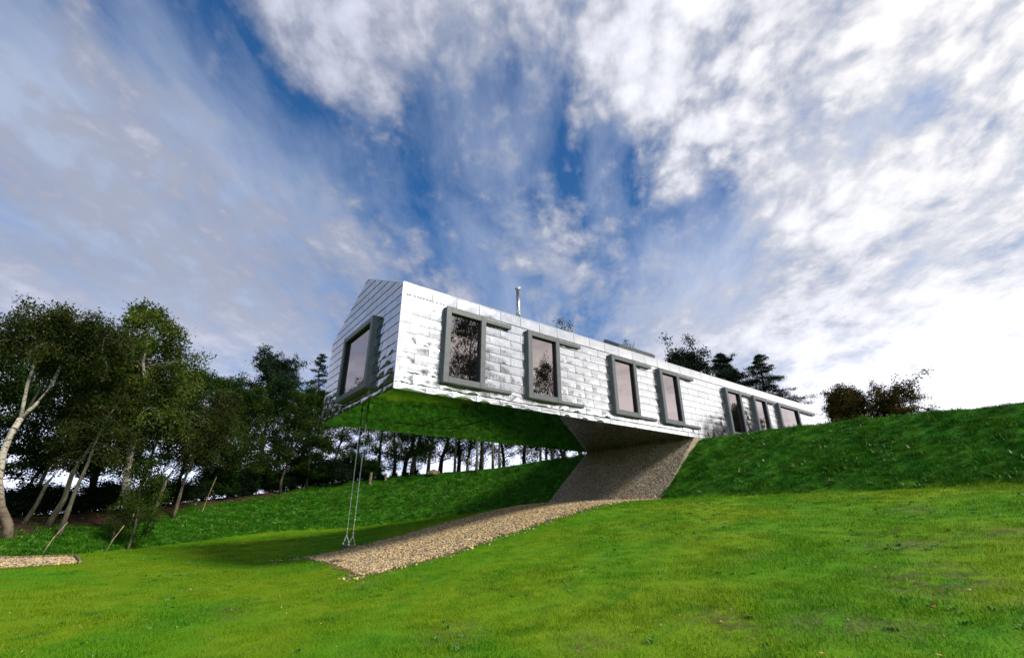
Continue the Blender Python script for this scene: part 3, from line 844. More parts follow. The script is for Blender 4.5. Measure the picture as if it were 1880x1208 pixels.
# roof light standing a little proud of the near roof slope
a_s = math.atan(slope)
sk = MB().box(0, 2.55, 0, 0.95, 0.0, 0.20).build('skylight', m_frame, barn, bevel=0.01)
sk.location = Vector((10.25, 0.55, ZE + slope * 0.55 + 0.04)) + O; sk.rotation_euler = (a_s + R(6), 0, 0)
MB().box(0.07, 2.48, 0.07, 0.88, 0.20, 0.215).build('pane', m_glass, sk)

# ---------------------------------------------------------------- sloping concrete face under the barn
m_conc, n, b = material('washed_aggregate', 0.85, spec=0.2)
p = wpos(n)
vor = n.new('ShaderNodeTexVoronoi', {'Vector': p, 'Scale': 24.0}, out=None)
cc = n.mix(n.rng(n.noise(p, 1.2, 4, 0.6), 0.35, 0.68), (0.26, 0.20, 0.125), (0.42, 0.34, 0.22))
cc = n.mix(n.rng(vor.outputs[0], 0.45, 0.15), cc, (0.45, 0.40, 0.31))
setin(n, b, 'Base Color', n.mix(n.rng(n.noise(p, 18.0, 4, 0.7), 0.55, 0.75, 0, 0.8), cc, (0.06, 0.05, 0.038)))
bump(n, b, vor.outputs[0], 0.8, -0.03)
ramp = empty('concrete_abutment', (11.2, 3.3, -2.8), label='sloping wall of washed pebble concrete carrying the steel house above the gravel', cat='retaining wall')
RO = Vector((11.2, 3.3, -2.8))
X0, Z0, X1, Z1 = 11.12, -2.82, 14.28, -0.012
for (ya, yb) in ((0.0, 2.30), (2.315, 3.70), (3.715, WD)):
    mb = MB()
    prof = [(X0, Z0), (X1, Z1), (X1 + 0.9, Z1), (X1 + 0.9, Z0 + 1.2), (X0 + 1.6, Z0 - 0.6), (X0, Z0 - 0.6)]
    P0 = [(x - RO.x, ya - RO.y, z - RO.z) for x, z in prof]; P1 = [(x - RO.x, yb - RO.y, z - RO.z) for x, z in prof]
    k = len(prof)
    mb.add(P0 + P1, [tuple(range(k)), tuple(range(2 * k - 1, k - 1, -1))] + [(q, (q + 1) % k, (q + 1) % k + k, q + k) for q in range(k)])
    mb.build('concrete_slab', m_conc, ramp)
MB().box(X0 + 1.2 - RO.x, X1 + 0.5 - RO.x, 2.2 - RO.y, 3.8 - RO.y, Z0 - RO.z + 0.2, Z0 - RO.z + 0.7).build('joint_backing', m_seal, ramp)
m_agg, n, b = material('aggregate_stone', 0.6, spec=0.35)
rnd = n.new('ShaderNodeObjectInfo', out=5)
cr = n.new('ShaderNodeValToRGB', {0: rnd}, out=None); els = cr.color_ramp.elements
els[0].color = (0.10, 0.08, 0.055, 1); els[1].position = 0.93; els[1].color = (0.55, 0.50, 0.42, 1)
for ps, c in ((0.25, (0.20, 0.16, 0.11, 1)), (0.5, (0.32, 0.27, 0.20, 1)), (0.75, (0.45, 0.39, 0.28, 1))):
    e = els.new(ps); e.color = c
cr.color_ramp.interpolation = 'CONSTANT'
setin(n, b, 'Base Color', cr.outputs[0])
npb = 15000
tt = rng.random(npb); yy = rng.uniform(0.02, WD - 0.02, npb)
kk = (abs(yy - 2.308) > 0.03) & (abs(yy - 3.708) > 0.03)
tt, yy = tt[kk], yy[kk]
pm = pebble('aggregate', 21); pm.materials.clear(); pm.materials.append(m_agg)
s = rng.uniform(0.014, 0.032, len(tt))
ag = scatter('aggregate', np.c_[X0 + tt * (X1 - X0) - RO.x, yy - RO.y, Z0 + tt * (Z1 - Z0) - RO.z - 0.002], np.c_[s * 1.3, s, s], rng.uniform(0, 6.28, len(tt)), pm, tilt=0.7, kind='stuff')
ag.parent = ramp
for o_ in (ag,):
    for k_ in ('label', 'category'):
        if k_ in o_: del o_[k_]

# ---------------------------------------------------------------- swing
m_chain, n, b = material('galvanised_chain', 0.35, 1.0)
setin(n, b, 'Base Color', (0.62, 0.62, 0.60, 1))
m_rub, n, b = material('black_rubber', 0.7)
setin(n, b, 'Base Color', (0.015, 0.015, 0.016, 1))
SX, SY0, SY1, SZ = 0.34, 2.72, 3.25, -4.03
swing = empty('swing', (SX, (SY0 + SY1) / 2, SZ), label='swing with a black seat hanging on two long chains from the steel underside', cat='swing')
SO = Vector((SX, (SY0 + SY1) / 2, SZ))
def chain_links(mb, p0, p1, pitch=0.044, rad=0.0052, lx=0.014, lz=0.029):
    p0, p1 = Vector(p0), Vector(p1)
    dvec = p1 - p0; nlk = max(1, int(dvec.length / pitch)); t = dvec.normalized()
    a = t.cross(Vector((1, 0, 0))).normalized(); c = t.cross(a)
    for k in range(nlk):
        o = p0 + dvec * ((k + 0.5) / nlk)
        side = a if k % 2 else c
        loop = [o + t * (lz * math.cos(th)) + side * (lx * math.sin(th)) for th in [2 * math.pi * q / 8 for q in range(8)]]
        b0 = len(mb.v); nrm = t.cross(side)
        for q in range(8):
            out_ = (loop[q] - o).normalized()
            for (ca, cb) in ((1, 0), (0, 1), (-1, 0), (0, -1)):
                mb.v.append(tuple(loop[q] + (out_ * ca + nrm * cb) * rad))
        for q in range(8):
            for h_ in range(4):
                i0 = b0 + q * 4 + h_; i1 = b0 + q * 4 + (h_ + 1) % 4
                j0 = b0 + ((q + 1) % 8) * 4 + h_; j1 = b0 + ((q + 1) % 8) * 4 + (h_ + 1) % 4
                mb.f.append((i0, i1, j1, j0))
for sy in (SY0, SY1):
    top = Vector((SX, sy, -0.50)) - SO; split = Vector((SX, sy, SZ + 0.30)) - SO
    mb = MB(); chain_links(mb, split, top)
    for dx in (-0.11, 0.11):
        chain_links(mb, split, Vector((dx, (sy - SO.y) * 0.85, 0.035)))
    mb.build('chain', m_chain, swing, smooth=True)
    mb = MB().tube([top, (top.x, top.y, -SZ - 0.06)], 0.016, 6)
    chain_links(mb, top - Vector((0, 0, 0.02)), top + Vector((0, 0, 0.12)), rad=0.010, lx=0.024)
    mb.tube([(top.x, top.y, -SZ - 0.10), (top.x, top.y, -SZ - 0.004)], [0.02, 0.04], 8)
    mb.build('hanger', m_seal, swing)
seat = MB()
pts = []
for k in range(7):
    f_ = (k / 6 - 0.5) * 2
    pts.append((f_ * 0.31, 0.02 * abs(f_) ** 3 + 0.0))
V, F = [], []
for (yy_, zz_) in pts:
    V += [(-0.13, yy_, zz_), (0.13, yy_, zz_), (0.13, yy_, zz_ + 0.04), (-0.13, yy_, zz_ + 0.04)]
for k in range(6):
    for q in range(4):
        F.append((k * 4 + q, k * 4 + (q + 1) % 4, k * 4 + 4 + (q + 1) % 4, k * 4 + 4 + q))
F += [(3, 2, 1, 0), (24, 25, 26, 27)]
seat.add(V, F).build('seat', m_rub, swing, bevel=0.008)

# ---------------------------------------------------------------- trees
def leaf_material(name, dark, light, autumn=None, trans=0.22):
    m, n, b = material(name, 0.6, spec=0.10)
    p = wpos(n)
    isl = n.new('ShaderNodeNewGeometry', out=8)
    c = n.mix(n.rng(n.noise(p, 0.9, 2, 0.5), 0.35, 0.65), dark, light)
    c = n.mix(n.rng(isl, 0.0, 1.0, 0, 0.55, smooth=False), c, tuple(t * 0.45 for t in dark))
    if autumn:
        c = n.mix(n.rng(isl, 0.78, 0.90, 0, 0.85), c, autumn)
    setin(n, b, 'Base Color', c)
    tr = n.new('ShaderNodeBsdfTranslucent', {0: c})
    n.t.links.new(n.new('ShaderNodeMixShader', {0: trans, 1: b.outputs[0], 2: tr}), n.t.nodes['Material Output'].inputs[0])
    return m
m_lf_dark = leaf_material('leaves_dark', (0.007, 0.026, 0.002), (0.020, 0.055, 0.006))
m_lf_mid = leaf_material('leaves_mid', (0.010, 0.040, 0.003), (0.042, 0.088, 0.007), (0.09, 0.10, 0.015))
m_lf_birch = leaf_material('leaves_birch', (0.012, 0.030, 0.003), (0.040, 0.062, 0.007), (0.09, 0.075, 0.015))
m_lf_birch2 = leaf_material('leaves_birch_green', (0.018, 0.050, 0.004), (0.090, 0.145, 0.014), (0.18, 0.17, 0.03), 0.3)
m_lf_conf = leaf_material('needles', (0.007, 0.018, 0.007), (0.016, 0.032, 0.010), None, 0.05)
m_lf_autumn = leaf_material('leaves_autumn', (0.034, 0.040, 0.005), (0.095, 0.080, 0.012), (0.16, 0.065, 0.012))
def bark(name, c0, c1, scale=9.0):
    m, n, b = material(name, 0.9, spec=0.15)
    p = wpos(n)
    st = n.v('MULTIPLY', p, (1.0, 1.0, 0.28))
    f = n.rng(n.noise(st, scale, 5, 0.7), 0.42, 0.60)
    setin(n, b, 'Base Color', n.mix(f, c0, c1))
    bump(n, b, n.noise(st, scale * 2, 4, 0.7), 0.8, 0.03)
    return m
m_bark = bark('bark_dark', (0.020, 0.016, 0.010), (0.075, 0.062, 0.042))
m_bark_pale = bark('bark_pale', (0.075, 0.070, 0.042), (0.18, 0.165, 0.11))
m_bark_birch, n, b = material('bark_birch', 0.75, spec=0.2)
p = n.v('MULTIPLY', wpos(n), (1.0, 1.0, 2.4))
c = n.mix(n.rng(n.noise(p, 5.5, 5, 0.75), 0.50, 0.60), (0.46, 0.41, 0.33), (0.05, 0.04, 0.03))
zz = n.new('ShaderNodeSeparateXYZ', {0: wpos(n)}, out=2)
c = n.mix(n.rng(zz, -1.6, -3.0, 0, 0.8), c, (0.11, 0.075, 0.045))
setin(n, b, 'Base Color', c)
bump(n, b, n.noise(p, 12.0, 4, 0.7), 0.6, 0.02)

def leaves_mesh(name, centres, counts, sig, size, mat, seed, droop=0.0, aspect=0.55, squash=0.8):
    """many small folded leaves, scattered round twig points"""
    r = np.random.default_rng(seed)
    C_ = np.repeat(np.asarray(centres, float), counts, axis=0)
    sg = np.repeat(np.broadcast_to(np.asarray(sig, float), (len(centres),)), counts)
    n_ = len(C_)
    off = r.normal(0, 1, (n_, 3)) * sg[:, None] * 0.62
    off[:, 2] *= squash
    if droop:
        off[:, 2] -= np.abs(r.normal(0, droop, n_))
    P = C_ + off
    a = r.normal(0, 1, (n_, 3)); a[:, 2] -= 0.35
    a /= np.linalg.norm(a, axis=1)[:, None]
    q = r.normal(0, 1, (n_, 3)); q -= a * (q * a).sum(1)[:, None]
    q /= np.linalg.norm(q, axis=1)[:, None] + 1e-9
    nn = np.cross(a, q)
    s = size * r.uniform(0.65, 1.35, n_)[:, None]
    V = np.stack([P - a * s * 0.5, P + q * s * aspect * 0.5 + nn * s * 0.16, P + a * s * 0.5, P - q * s * aspect * 0.5 + nn * s * 0.16], 1).reshape(-1, 3)
    F = np.arange(n_ * 4).reshape(-1, 4)
    return mesh_np(name, V, F, False, mat)
def polyline(p0, d0, length, steps, r, bend, wob):
    pts = [Vector(p0)]; d_ = Vector(d0).normalized()
    for k in range(steps):
        d_ = (d_ + Vector(bend) / steps + Vector(r.normal(0, wob, 3))).normalized()
        pts.append(pts[-1] + d_ * (length / steps))
    return pts
def grow(seed, H, top, kind='broad', rad=2.6, crown0=0.3, tr=0.14, leaf=0.11, dens=1.0, bark_m=None, leaf_m=None, leaders=None, wind=(0.25, 0, 0), nbr=None, ivy=0.0, wobk=1.0):
    """one tree standing at the origin: returns the trunk mesh and the crown mesh. top = offset of the tip"""
    r = np.random.default_rng(seed)
    mb = MB(); tips = []; sigs = []
    if leaders is None:
        n_ = 8; pts = []
        wob = r.normal(0, 0.035 * H * wobk, (n_, 2)); wob[0] = 0
        cw = np.cumsum(wob, 0) * 0.5
        for k in range(n_):
            f = k / (n_ - 1)
            pts.append(Vector((top[0] * f ** 1.2 + cw[k][0] * (1 - f * 0.3), top[1] * f ** 1.2 + cw[k][1] * (1 - f * 0.3), H * f - (0.25 if k == 0 else 0))))
        leaders = [(pts, tr)]
    for pts, t0 in leaders:
        pts = [Vector(p) for p in pts]
        if not hasattr(t0, '__len__'):
            rads = [max(0.012, t0 * (1 - 0.9 * k / (len(pts) - 1)) * (1.25 if k == 0 else 1)) for k in range(len(pts))]
        else: rads = t0
        mb.tube(pts, rads, 9)
        zlo = crown0 * H
        tot = nbr or (26 if kind in ('broad', 'birch') else 34)
        nb = max(4, int(tot / len(leaders)))
        for k in range(nb):
            f = (k + 0.5 + r.uniform(-0.4, 0.4)) / nb
            z_ = zlo + (H - zlo) * f
            zs = [p.z for p in pts]
            if z_ > zs[-1] or z_ < zs[0]:
                if z_ < zs[0] or len(leaders) > 1: continue
                z_ = zs[-1] - 0.05
            i_ = max(0, min(len(pts) - 2, int(np.searchsorted(zs, z_)) - 1))
            q_ = (z_ - zs[i_]) / max(1e-6, zs[i_ + 1] - zs[i_])
            base = pts[i_].lerp(pts[i_ + 1], q_)
            az_ = k * 2.399 + r.uniform(-0.5, 0.5)
            if kind == 'conifer':
                ln = rad * (1 - f) ** 0.75 * r.uniform(0.65, 1.15) + 0.15
                dd = (math.cos(az_), math.sin(az_), 0.25 + r.uniform(-0.35, 0.45))
                bend = (wind[0] * 0.5, wind[1] * 0.5, -0.55)
            elif kind == 'bush':
                ln = rad * r.uniform(0.6, 1.1); dd = (math.cos(az_), math.sin(az_), 0.5 + 1.3 * f); bend = (wind[0], wind[1], 0.1)
            elif kind == 'birch':
                env = math.sin(math.pi * min(1, 0.18 + 0.82 * f)) ** 0.6
                ln = rad * env * r.uniform(0.55, 1.1) + 0.3
                dd = (math.cos(az_), math.sin(az_), 0.5); bend = (wind[0] * 1.4, wind[1], -0.75)
            else:
                env = math.sin(math.pi * min(1.0, 0.25 + 0.72 * f)) ** 0.55
                ln = rad * env * r.uniform(0.6, 1.12) + 0.25
                dd = (math.cos(az_), math.sin(az_), 0.35 + 0.9 * f); bend = (wind[0] * 0.6, wind[1], 0.05)
            bp = polyline(base, dd, ln, 5, r, bend, 0.10)
            br0 = max(0.012, tr * (0.17 if kind == 'birch' else 0.30) * (1 - 0.6 * f))
            mb.tube(bp, [br0, br0 * .8, br0 * .6, br0 * .45, br0 * .3, br0 * .15], 5, cap=False)
            if kind == 'conifer':
                for q in range(1, 6):
                    w_ = 0.16 + 0.10 * (5 - q)
                    for sgn in (-1, 0, 1):
                        t_ = (bp[min(q + 1, 5)] - bp[q - 1]).normalized(); sd = t_.cross(Vector((0, 0, 1))).normalized()
                        tips.append(bp[q] + sd * sgn * ln * 0.11 * (6 - q) * 0.5); sigs.append(0.17 + 0.05 * ln)
                continue
            ns = 5 if kind != 'bush' else 4
            for q in range(ns):
                fb = 0.30 + 0.70 * (q + r.uniform(0, 0.9)) / ns
                i2 = min(4, int(fb * 5)); bpt = bp[i2].lerp(bp[i2 + 1], fb * 5 - i2) if fb < 1 else bp[-1]
                a2 = r.uniform(0, 6.28)
                t_ = (bp[i2 + 1] - bp[i2]).normalized()
                dd2 = t_ * 0.9 + Vector((math.cos(a2), math.sin(a2), r.uniform(-0.3, 0.7) if kind != 'birch' else r.uniform(-0.5, 0.3)))
                bd = (wind[0] * 1.2, wind[1], -1.0 if kind == 'birch' else 0.1)
                sp = polyline(bpt, dd2, ln * r.uniform(0.28, 0.5) + 0.12, 3, r, bd, 0.15)
                mb.tube(sp, [br0 * 0.35, br0 * .22, br0 * .15, br0 * .08], 3, cap=False)
                for s2 in sp[1:]:
                    tips.append(s2); sigs.append((0.20 + 0.055 * rad) * r.uniform(0.7, 1.25) * (0.85 if kind == 'birch' else 1.0))
            tips.append(bp[-1]); sigs.append(0.2)
        if ivy:
            for k in range(int(60 * ivy)):
                f = r.uniform(0.0, ivy); i_ = min(len(pts) - 2, int(f * (len(pts) - 1))); p_ = pts[i_].lerp(pts[i_ + 1], f * (len(pts) - 1) - i_)
                tips.append(p_ + Vector((r.normal(0, 0.16), r.normal(0, 0.16), 0))); sigs.append(0.24)
    trunk = mb.mesh('trunk', bark_m or m_bark, smooth=True)
    cnt = np.maximum(2, (np.array(sigs) ** 1.3 * 150 * dens * (0.11 / leaf) ** 1.2 * r.uniform(0.4, 1.5, len(sigs))).astype(int))
    crown = leaves_mesh('crown', [tuple(t) for t in tips], cnt, np.array(sigs), leaf, leaf_m or m_lf_dark, seed + 1,
                        droop=0.16 if kind == 'birch' else 0.0, aspect=0.5 if kind != 'conifer' else 0.28, squash=0.8 if kind != 'conifer' else 0.45)
    return trunk, crown
def plant(name, meshes, x, y, label, cat='tree', rz=0.0, sc=(1, 1, 1), group=None, z=None):
    t = empty(name, (x, y, gz(x, y) - 0.03 if z is None else z), rz, label=label, cat=cat, group=group)
    t.scale = sc
    for nm, me in zip(('trunk', 'crown'), meshes):
        link(bpy.data.objects.new(nm, me), t)
    return t

# the two birches that stand out at the left, drawn with their real forks
bA = Vector((-8.06, 12.79, gz(-8.06, 12.79)))
A_low = [(-8.06, 12.79, -4.0), (-8.2, 12.77, -3.45), (-8.54, 12.72, -2.87), (-8.85, 12.67, -1.99), (-9.0, 12.64, -1.08), (-8.99, 12.64, -0.45), (-8.91, 12.66, 0.13)]
A_l = [(-8.91, 12.66, 0.13), (-9.0, 12.64, 0.8), (-9.08, 12.63, 1.36), (-9.12, 12.62, 2.23), (-9.2, 12.9, 3.16), (-9.28, 13.1, 3.7), (-9.52, 13.2, 4.2)]
A_r = [(-8.91, 12.66, 0.13), (-8.66, 12.7, 0.67), (-8.46, 12.73, 1.51), (-8.38, 12.74, 2.52), (-8.39, 12.6, 3.62), (-8.36, 12.5, 4.0), (-8.30, 12.4, 4.4)]
rel = lambda L_, o: [Vector(p) - o for p in L_]
mA = grow(41, 9.0, (0, 0), 'birch', 1.7, 0.70, 0.12, 0.10, 1.5, m_bark_birch, m_lf_birch,
          leaders=[(rel(A_low, bA), [0.17, .135, .115, .105, .10, .095, .09]), (rel(A_l, bA), [.06, .055, .05, .045, .035, .025, .012]), (rel(A_r, bA), [.07, .065, .06, .05, .04, .025, .012])], nbr=105, wind=(0.45, 0, 0))
plant('birch', mA, bA.x, bA.y, 'white barked birch with a forked curving trunk, nearest the left edge', z=bA.z)
bB = Vector((-5.04, 15.01, gz(-5.04, 15.01)))
B_l = [(-5.04, 15.01, -3.3), (-5.04, 15.01, -2.93), (-5.34, 15.01, -2.17), (-5.48, 15.0, -1.46), (-5.56, 15.0, -0.6), (-5.65, 15.0, 0.51), (-5.74, 14.99, 1.81), (-5.83, 14.99, 2.59), (-6.1, 14.98, 3.37), (-6.26, 14.97, 4.89), (-6.5, 14.95, 5.72), (-6.6, 14.93, 6.5)]
mB1 = grow(52, 10.1, (0, 0), 'birch', 2.2, 0.48, 0.16, 0.135, 1.6, m_bark_birch, m_lf_birch2, leaders=[(rel(B_l, bB), [.19, .165, .15, .14, .13, .12, .105, .09, .07, .045, .03, .012])], nbr=40, wind=(0.55, 0, 0))
plant('birch', mB1, bB.x, bB.y, 'tall birch with spotted pale trunk and sunlit crown leaning to the right', z=bB.z)
# smaller birches and poles that lean together under the big crowns
mE = grow(66, 8.0, (0.6, 0.2), 'birch', 1.2, 0.80, 0.10, 0.10, 1.0, m_bark_pale, m_lf_birch, nbr=12)
plant('birch', mE, -9.15, 13.6, 'thin pale trunk cut by the left edge of the photo', group=None)
mC = [grow(60 + k, 6.6, (1.7 - 0.4 * k, 0.2), 'birch', 1.6, 0.48, 0.095, 0.10, 1.1, m_bark_pale, m_lf_birch, nbr=22, wind=(0.4, 0, 0)) for k in range(3)]
for (x, y, k, s, lab) in ((-8.3, 16.3, 0, .85, 'thin leaning birch just right of the forked white birch'), (-7.5, 15.4, 1, 1.12, 'slender birch with a curved trunk, midway between the two big birches'),
                          (-6.9, 13.9, 2, .92, 'leaning thin tree whose trunk stands nearest the lawn between the birches'), (-9.3, 20.9, 1, .9, 'thin pale trunk deep in the shade behind the forked birch'),
                          (-4.3, 17.9, 0, 1.05, 'leaning slim tree just behind the tall spotted birch'), (-3.2, 19.2, 2, 0.95, 'slim tree leaning over bright gaps right of the tall birch')):
    plant('birch', mC[k], x, y, lab, sc=(s, s, s), group='birches and slim trees at the left edge of the lawn')
# sapling with bushy foot
mS = grow(70, 2.6, (-0.3, 0), 'bush', 0.9, 0.12, 0.05, 0.085, 0.9, m_bark_pale, m_lf_mid, nbr=16)
plant('sapling', mS, -4.7, 13.9, 'low leafy sapling at the foot of the tall spotted birch')
plant('sapling', [mS[0].copy(), mS[1].copy()], -5.3, 14.1, 'tiny bush low on the left side of the tall birch', sc=(.55, .55, .45))

B0 = grow(101, 10.0, (-1.0, 0), 'broad', 3.4, 0.20, 0.15, 0.165, 1.8, m_bark, m_lf_dark)
B1 = grow(102, 9.6, (-0.6, 0.3), 'broad', 2.8, 0.18, 0.14, 0.165, 1.8, m_bark, m_lf_mid)
B2 = grow(103, 9.4, (0.5, 0), 'broad', 3.1, 0.20, 0.13, 0.165, 1.8, m_bark_pale, m_lf_dark)
B3 = grow(104, 9.8, (0.2, -0.3), 'broad', 3.1, 0.16, 0.14, 0.16, 1.8, m_bark, m_lf_mid)
WOOD = [(B0, -12.6, 17.2, -0.2, 9.4, 'dark crown at the far left edge behind the birches'), (B1, -10.6, 18.6, 0.9, 9.0, 'dark leafy tree directly behind the forked birch'),
        (B2, -8.6, 18.4, 2.1, 9.2, 'bulky dark tree between the two big birches, left one'), (B3, -6.8, 20.0, 3.3, 9.9, 'leafy tree between the big birches with a rounded top'),
        (B0, -5.0, 18.9, 4.0, 8.0, 'dark broad tree filling in left of the tall spotted birch'), (B1, -3.2, 21.6, 5.2, 9.0, 'green tree whose crown shows just right of the tall birch'),
        (B2, -1.8, 23.6, 0.4, 8.4, 'tree on the dip of the treeline right of the tall birch'), (B3, -0.4, 23.9, 1.6, 7.8, 'lower round tree in the dip of the treeline'),
        (B0, 1.2, 25.6, 2.7, 8.2, 'dark tree standing below the pine'), (B1, 2.9, 25.0, 3.9, 8.0, 'leafy green tree right of the pine'),
        (B2, 4.7, 25.6, 5.0, 8.2, 'rounded tree below the spruce tip'), (B3, 6.3, 25.0, 0.8, 8.3, 'tree whose crown touches the left corner of the barn'),
        (B0, 7.9, 24.6, 2.2, 7.0, 'tree seen behind the swing chains'), (B3, -14.5, 19.5, 1.2, 9.0, 'tree outside the left edge behind the wood'), (B2, 0.4, 29.0, 1.9, 8.6, 'second row tree behind the dip, mostly hidden'), (B0, -11.0, 23.5, 3.9, 9.6, 'second row tree behind the forked birch, hardly visible'),
        (B1, -7.2, 24.5, 1.9, 9.8, 'second row tree closing the gap between the two big birches'), (B3, 4.0, 29.5, 5.2, 8.8, 'second row tree between the pine and the barn, mostly hidden')]
for (ms, x, y, rz, h, lab) in WOOD:
    s = h / (12.3 if x < -2 else 11.6)
    plant('broadleaf_tree', ms, x, y, lab, rz=rz, sc=(s * 1.0, s * 1.0, s), group='broadleaf trees of the wood at the left')
PINE = grow(120, 11.2, (0.2, 0), 'broad', 2.7, 0.62, 0.2, 0.17, 1.8, m_bark, m_lf_conf, nbr=26)
plant('pine_tree', PINE, 2.2, 33.0, 'dark bushy pine top rising above the treeline')
SPR = grow(121, 13.0, (0.0, 0), 'conifer', 2.6, 0.12, 0.2, 0.16, 1.3, m_bark, m_lf_conf, nbr=62)
plant('spruce_tree', SPR, 5.6, 33.4, 'spruce with drooping tip just left of the barn')
# row of trees on the crest seen under the barn
T0 = grow(130, 8.6, (0.5, 0), 'broad', 1.8, 0.06, 0.13, 0.11, 1.1, m_bark, m_lf_dark, nbr=30)
T1 = grow(131, 8.4, (1.8, 0), 'broad', 1.9, 0.10, 0.17, 0.11, 1.0, m_bark, m_lf_mid, nbr=28)
T2 = grow(132, 9.0, (0.1, 0), 'broad', 1.5, 0.42, 0.10, 0.105, 0.7, m_bark_pale, m_lf_mid, nbr=18, wobk=0.25)
T3 = grow(133, 8.5, (0.2, 0), 'broad', 1.7, 0.12, 0.16, 0.11, 0.9, m_bark, m_lf_dark, nbr=26, ivy=0.9, wobk=0.4)
ROW = [(T0, 9.6, 24.4, 0.3, 'loose leafy tree right of the swing chains under the barn'), (T0, 10.3, 23.2, 2.0, 'small tree with open branches against the white sky under the barn'), (T1, 11.0, 23.0, 0.1, 'dark trunk leaning right, left one of the leaning pair under the barn'),
       (T1, 11.15, 21.9, 0.25, 'dark trunk leaning right, right one of the leaning pair under the barn'), (T0, 11.8, 20.5, 4.0, 'stout pale trunk beside the earth mound under the barn'),
       (T1, 13.0, 20.9, 0.0, 'leaning dark trunk right of the earth mound'), (T2, 13.5, 19.5, 1.0, 'very thin pale stem left of the fence post'), (T3, 14.7, 21.0, 2.0, 'ivy covered trunk left of the fence post'),
       (T2, 13.8, 17.0, 3.0, 'straight pale trunk in front of the ivy clad one'), (T3, 14.6, 17.6, 0.6, 'thick ivy clad trunk behind the straight pale one'), (T2, 14.8, 16.35, 4.4, 'pale pole trunk, left of the close pair'),
       (T2, 15.8, 16.9, 5.6, 'pale pole trunk, right of the close pair'), (T0, 17.2, 18.3, 1.1, 'dark trunk right of the pale pair under the barn'), (T3, 18.5, 17.3, 5.0, 'ivy trunk amid low leaves under the middle of the barn'),
       (T2, 18.1, 15.0, 2.2, 'greenish trunk third from the abutment'), (T0, 20.4, 17.0, 3.0, 'dark slim trunk beside the greenish one'), (T2, 18.1, 13.6, 0.2, 'olive trunk second from the abutment'),
       (T0, 20.2, 14.5, 5.5, 'leafy tree near the abutment'), (T3, 18.8, 11.6, 1.6, 'thick trunk closest to the top of the abutment'), (T0, 12.4, 24.0, 1.2, 'rear tree seen between the leaning trunks'), (T0, 16.2, 22.0, 4.9, 'rear tree filling the gap behind the pale poles')]
for (ms, x, y, rz, lab) in ROW:
    plant('crest_tree', ms, x, y, lab, rz=rz, group='row of trees on the crest behind the barn')
TW = grow(140, 11.6, (0.3, 0), 'birch', 1.2, 0.62, 0.13, 0.12, 0.3, m_bark, m_lf_dark, nbr=20)
plant('slender_tree', TW, 18.9, 13.0, 'tall thin tree whose twigs peep over the roof right of the flue')
plant('slender_tree', TW, 23.7, 10.6, 'thin tree with only its tip above the skylight', rz=2.0, sc=(.8, .8, .88))
SP2 = grow(150, 12.0, (0.4, 0), 'conifer', 5.0, 0.25, 0.2, 0.17, 1.6, m_bark, m_lf_conf, nbr=90, wind=(0.6, 0, 0.3))
SP0 = grow(152, 8.6, (0.3, 0), 'broad', 3.3, 0.45, 0.2, 0.19, 2.2, m_bark, m_lf_conf, nbr=26)
SP3 = grow(151, 12.0, (0.0, 0), 'conifer', 5.4, 0.22, 0.2, 0.17, 2.0, m_bark, m_lf_conf, nbr=130, wind=(0.3, -0.3, 0))
plant('conifer', SP0, 29.4, 9.8, 'ragged dark conifer above the roof, leftmost of the three')
plant('conifer', SP3, 36.6, 9.2, 'dense dark conifer above the roof, middle one', rz=1.0, sc=(.95, .95, .93))
plant('conifer', SP2, 37.2, 6.4, 'wispy conifer above the roof with a bent tip, rightmost', rz=3.6, sc=(.85, .85, .86))
AU = grow(160, 3.8, (0.2, 0), 'bush', 1.75, 0.06, 0.07, 0.13, 3.2, m_bark, m_lf_autumn, nbr=40)
AU2 = grow(161, 4.0, (0.3, 0), 'bush', 1.9, 0.06, 0.07, 0.13, 1.9, m_bark, m_lf_autumn, nbr=34)
plant('small_tree', AU, 24.3, -2.9, 'dense bronze leaved bush just past the far end of the barn', cat='bush', sc=(.82, .82, .62))
plant('small_tree', AU2, 25.0, -4.95, 'reddish bush with airy branches, right of the bronze one', cat='bush', sc=(.86, .86, .60))
# trees behind the viewer, which the windows and the steel mirror
R0 = grow(170, 18.0, (0.5, 0), 'broad', 5.4, 0.22, 0.3, 0.26, 1.0, m_bark, m_lf_dark, nbr=40)
for (x, y, s, rz, lab) in ((24.0, -37.0, 1.08, 0, 'great dark tree behind the viewer mirrored in the first window'), (30.5, -41.0, 0.95, 2, 'tall tree right behind the viewer beside the great one'), (30.0, -25.5, 0.72, 4, 'smaller tree behind the viewer mirrored in the second window')):
    plant('broadleaf_tree', R0, x, y, lab, rz=rz, sc=(s, s, s), group='trees behind the viewer')

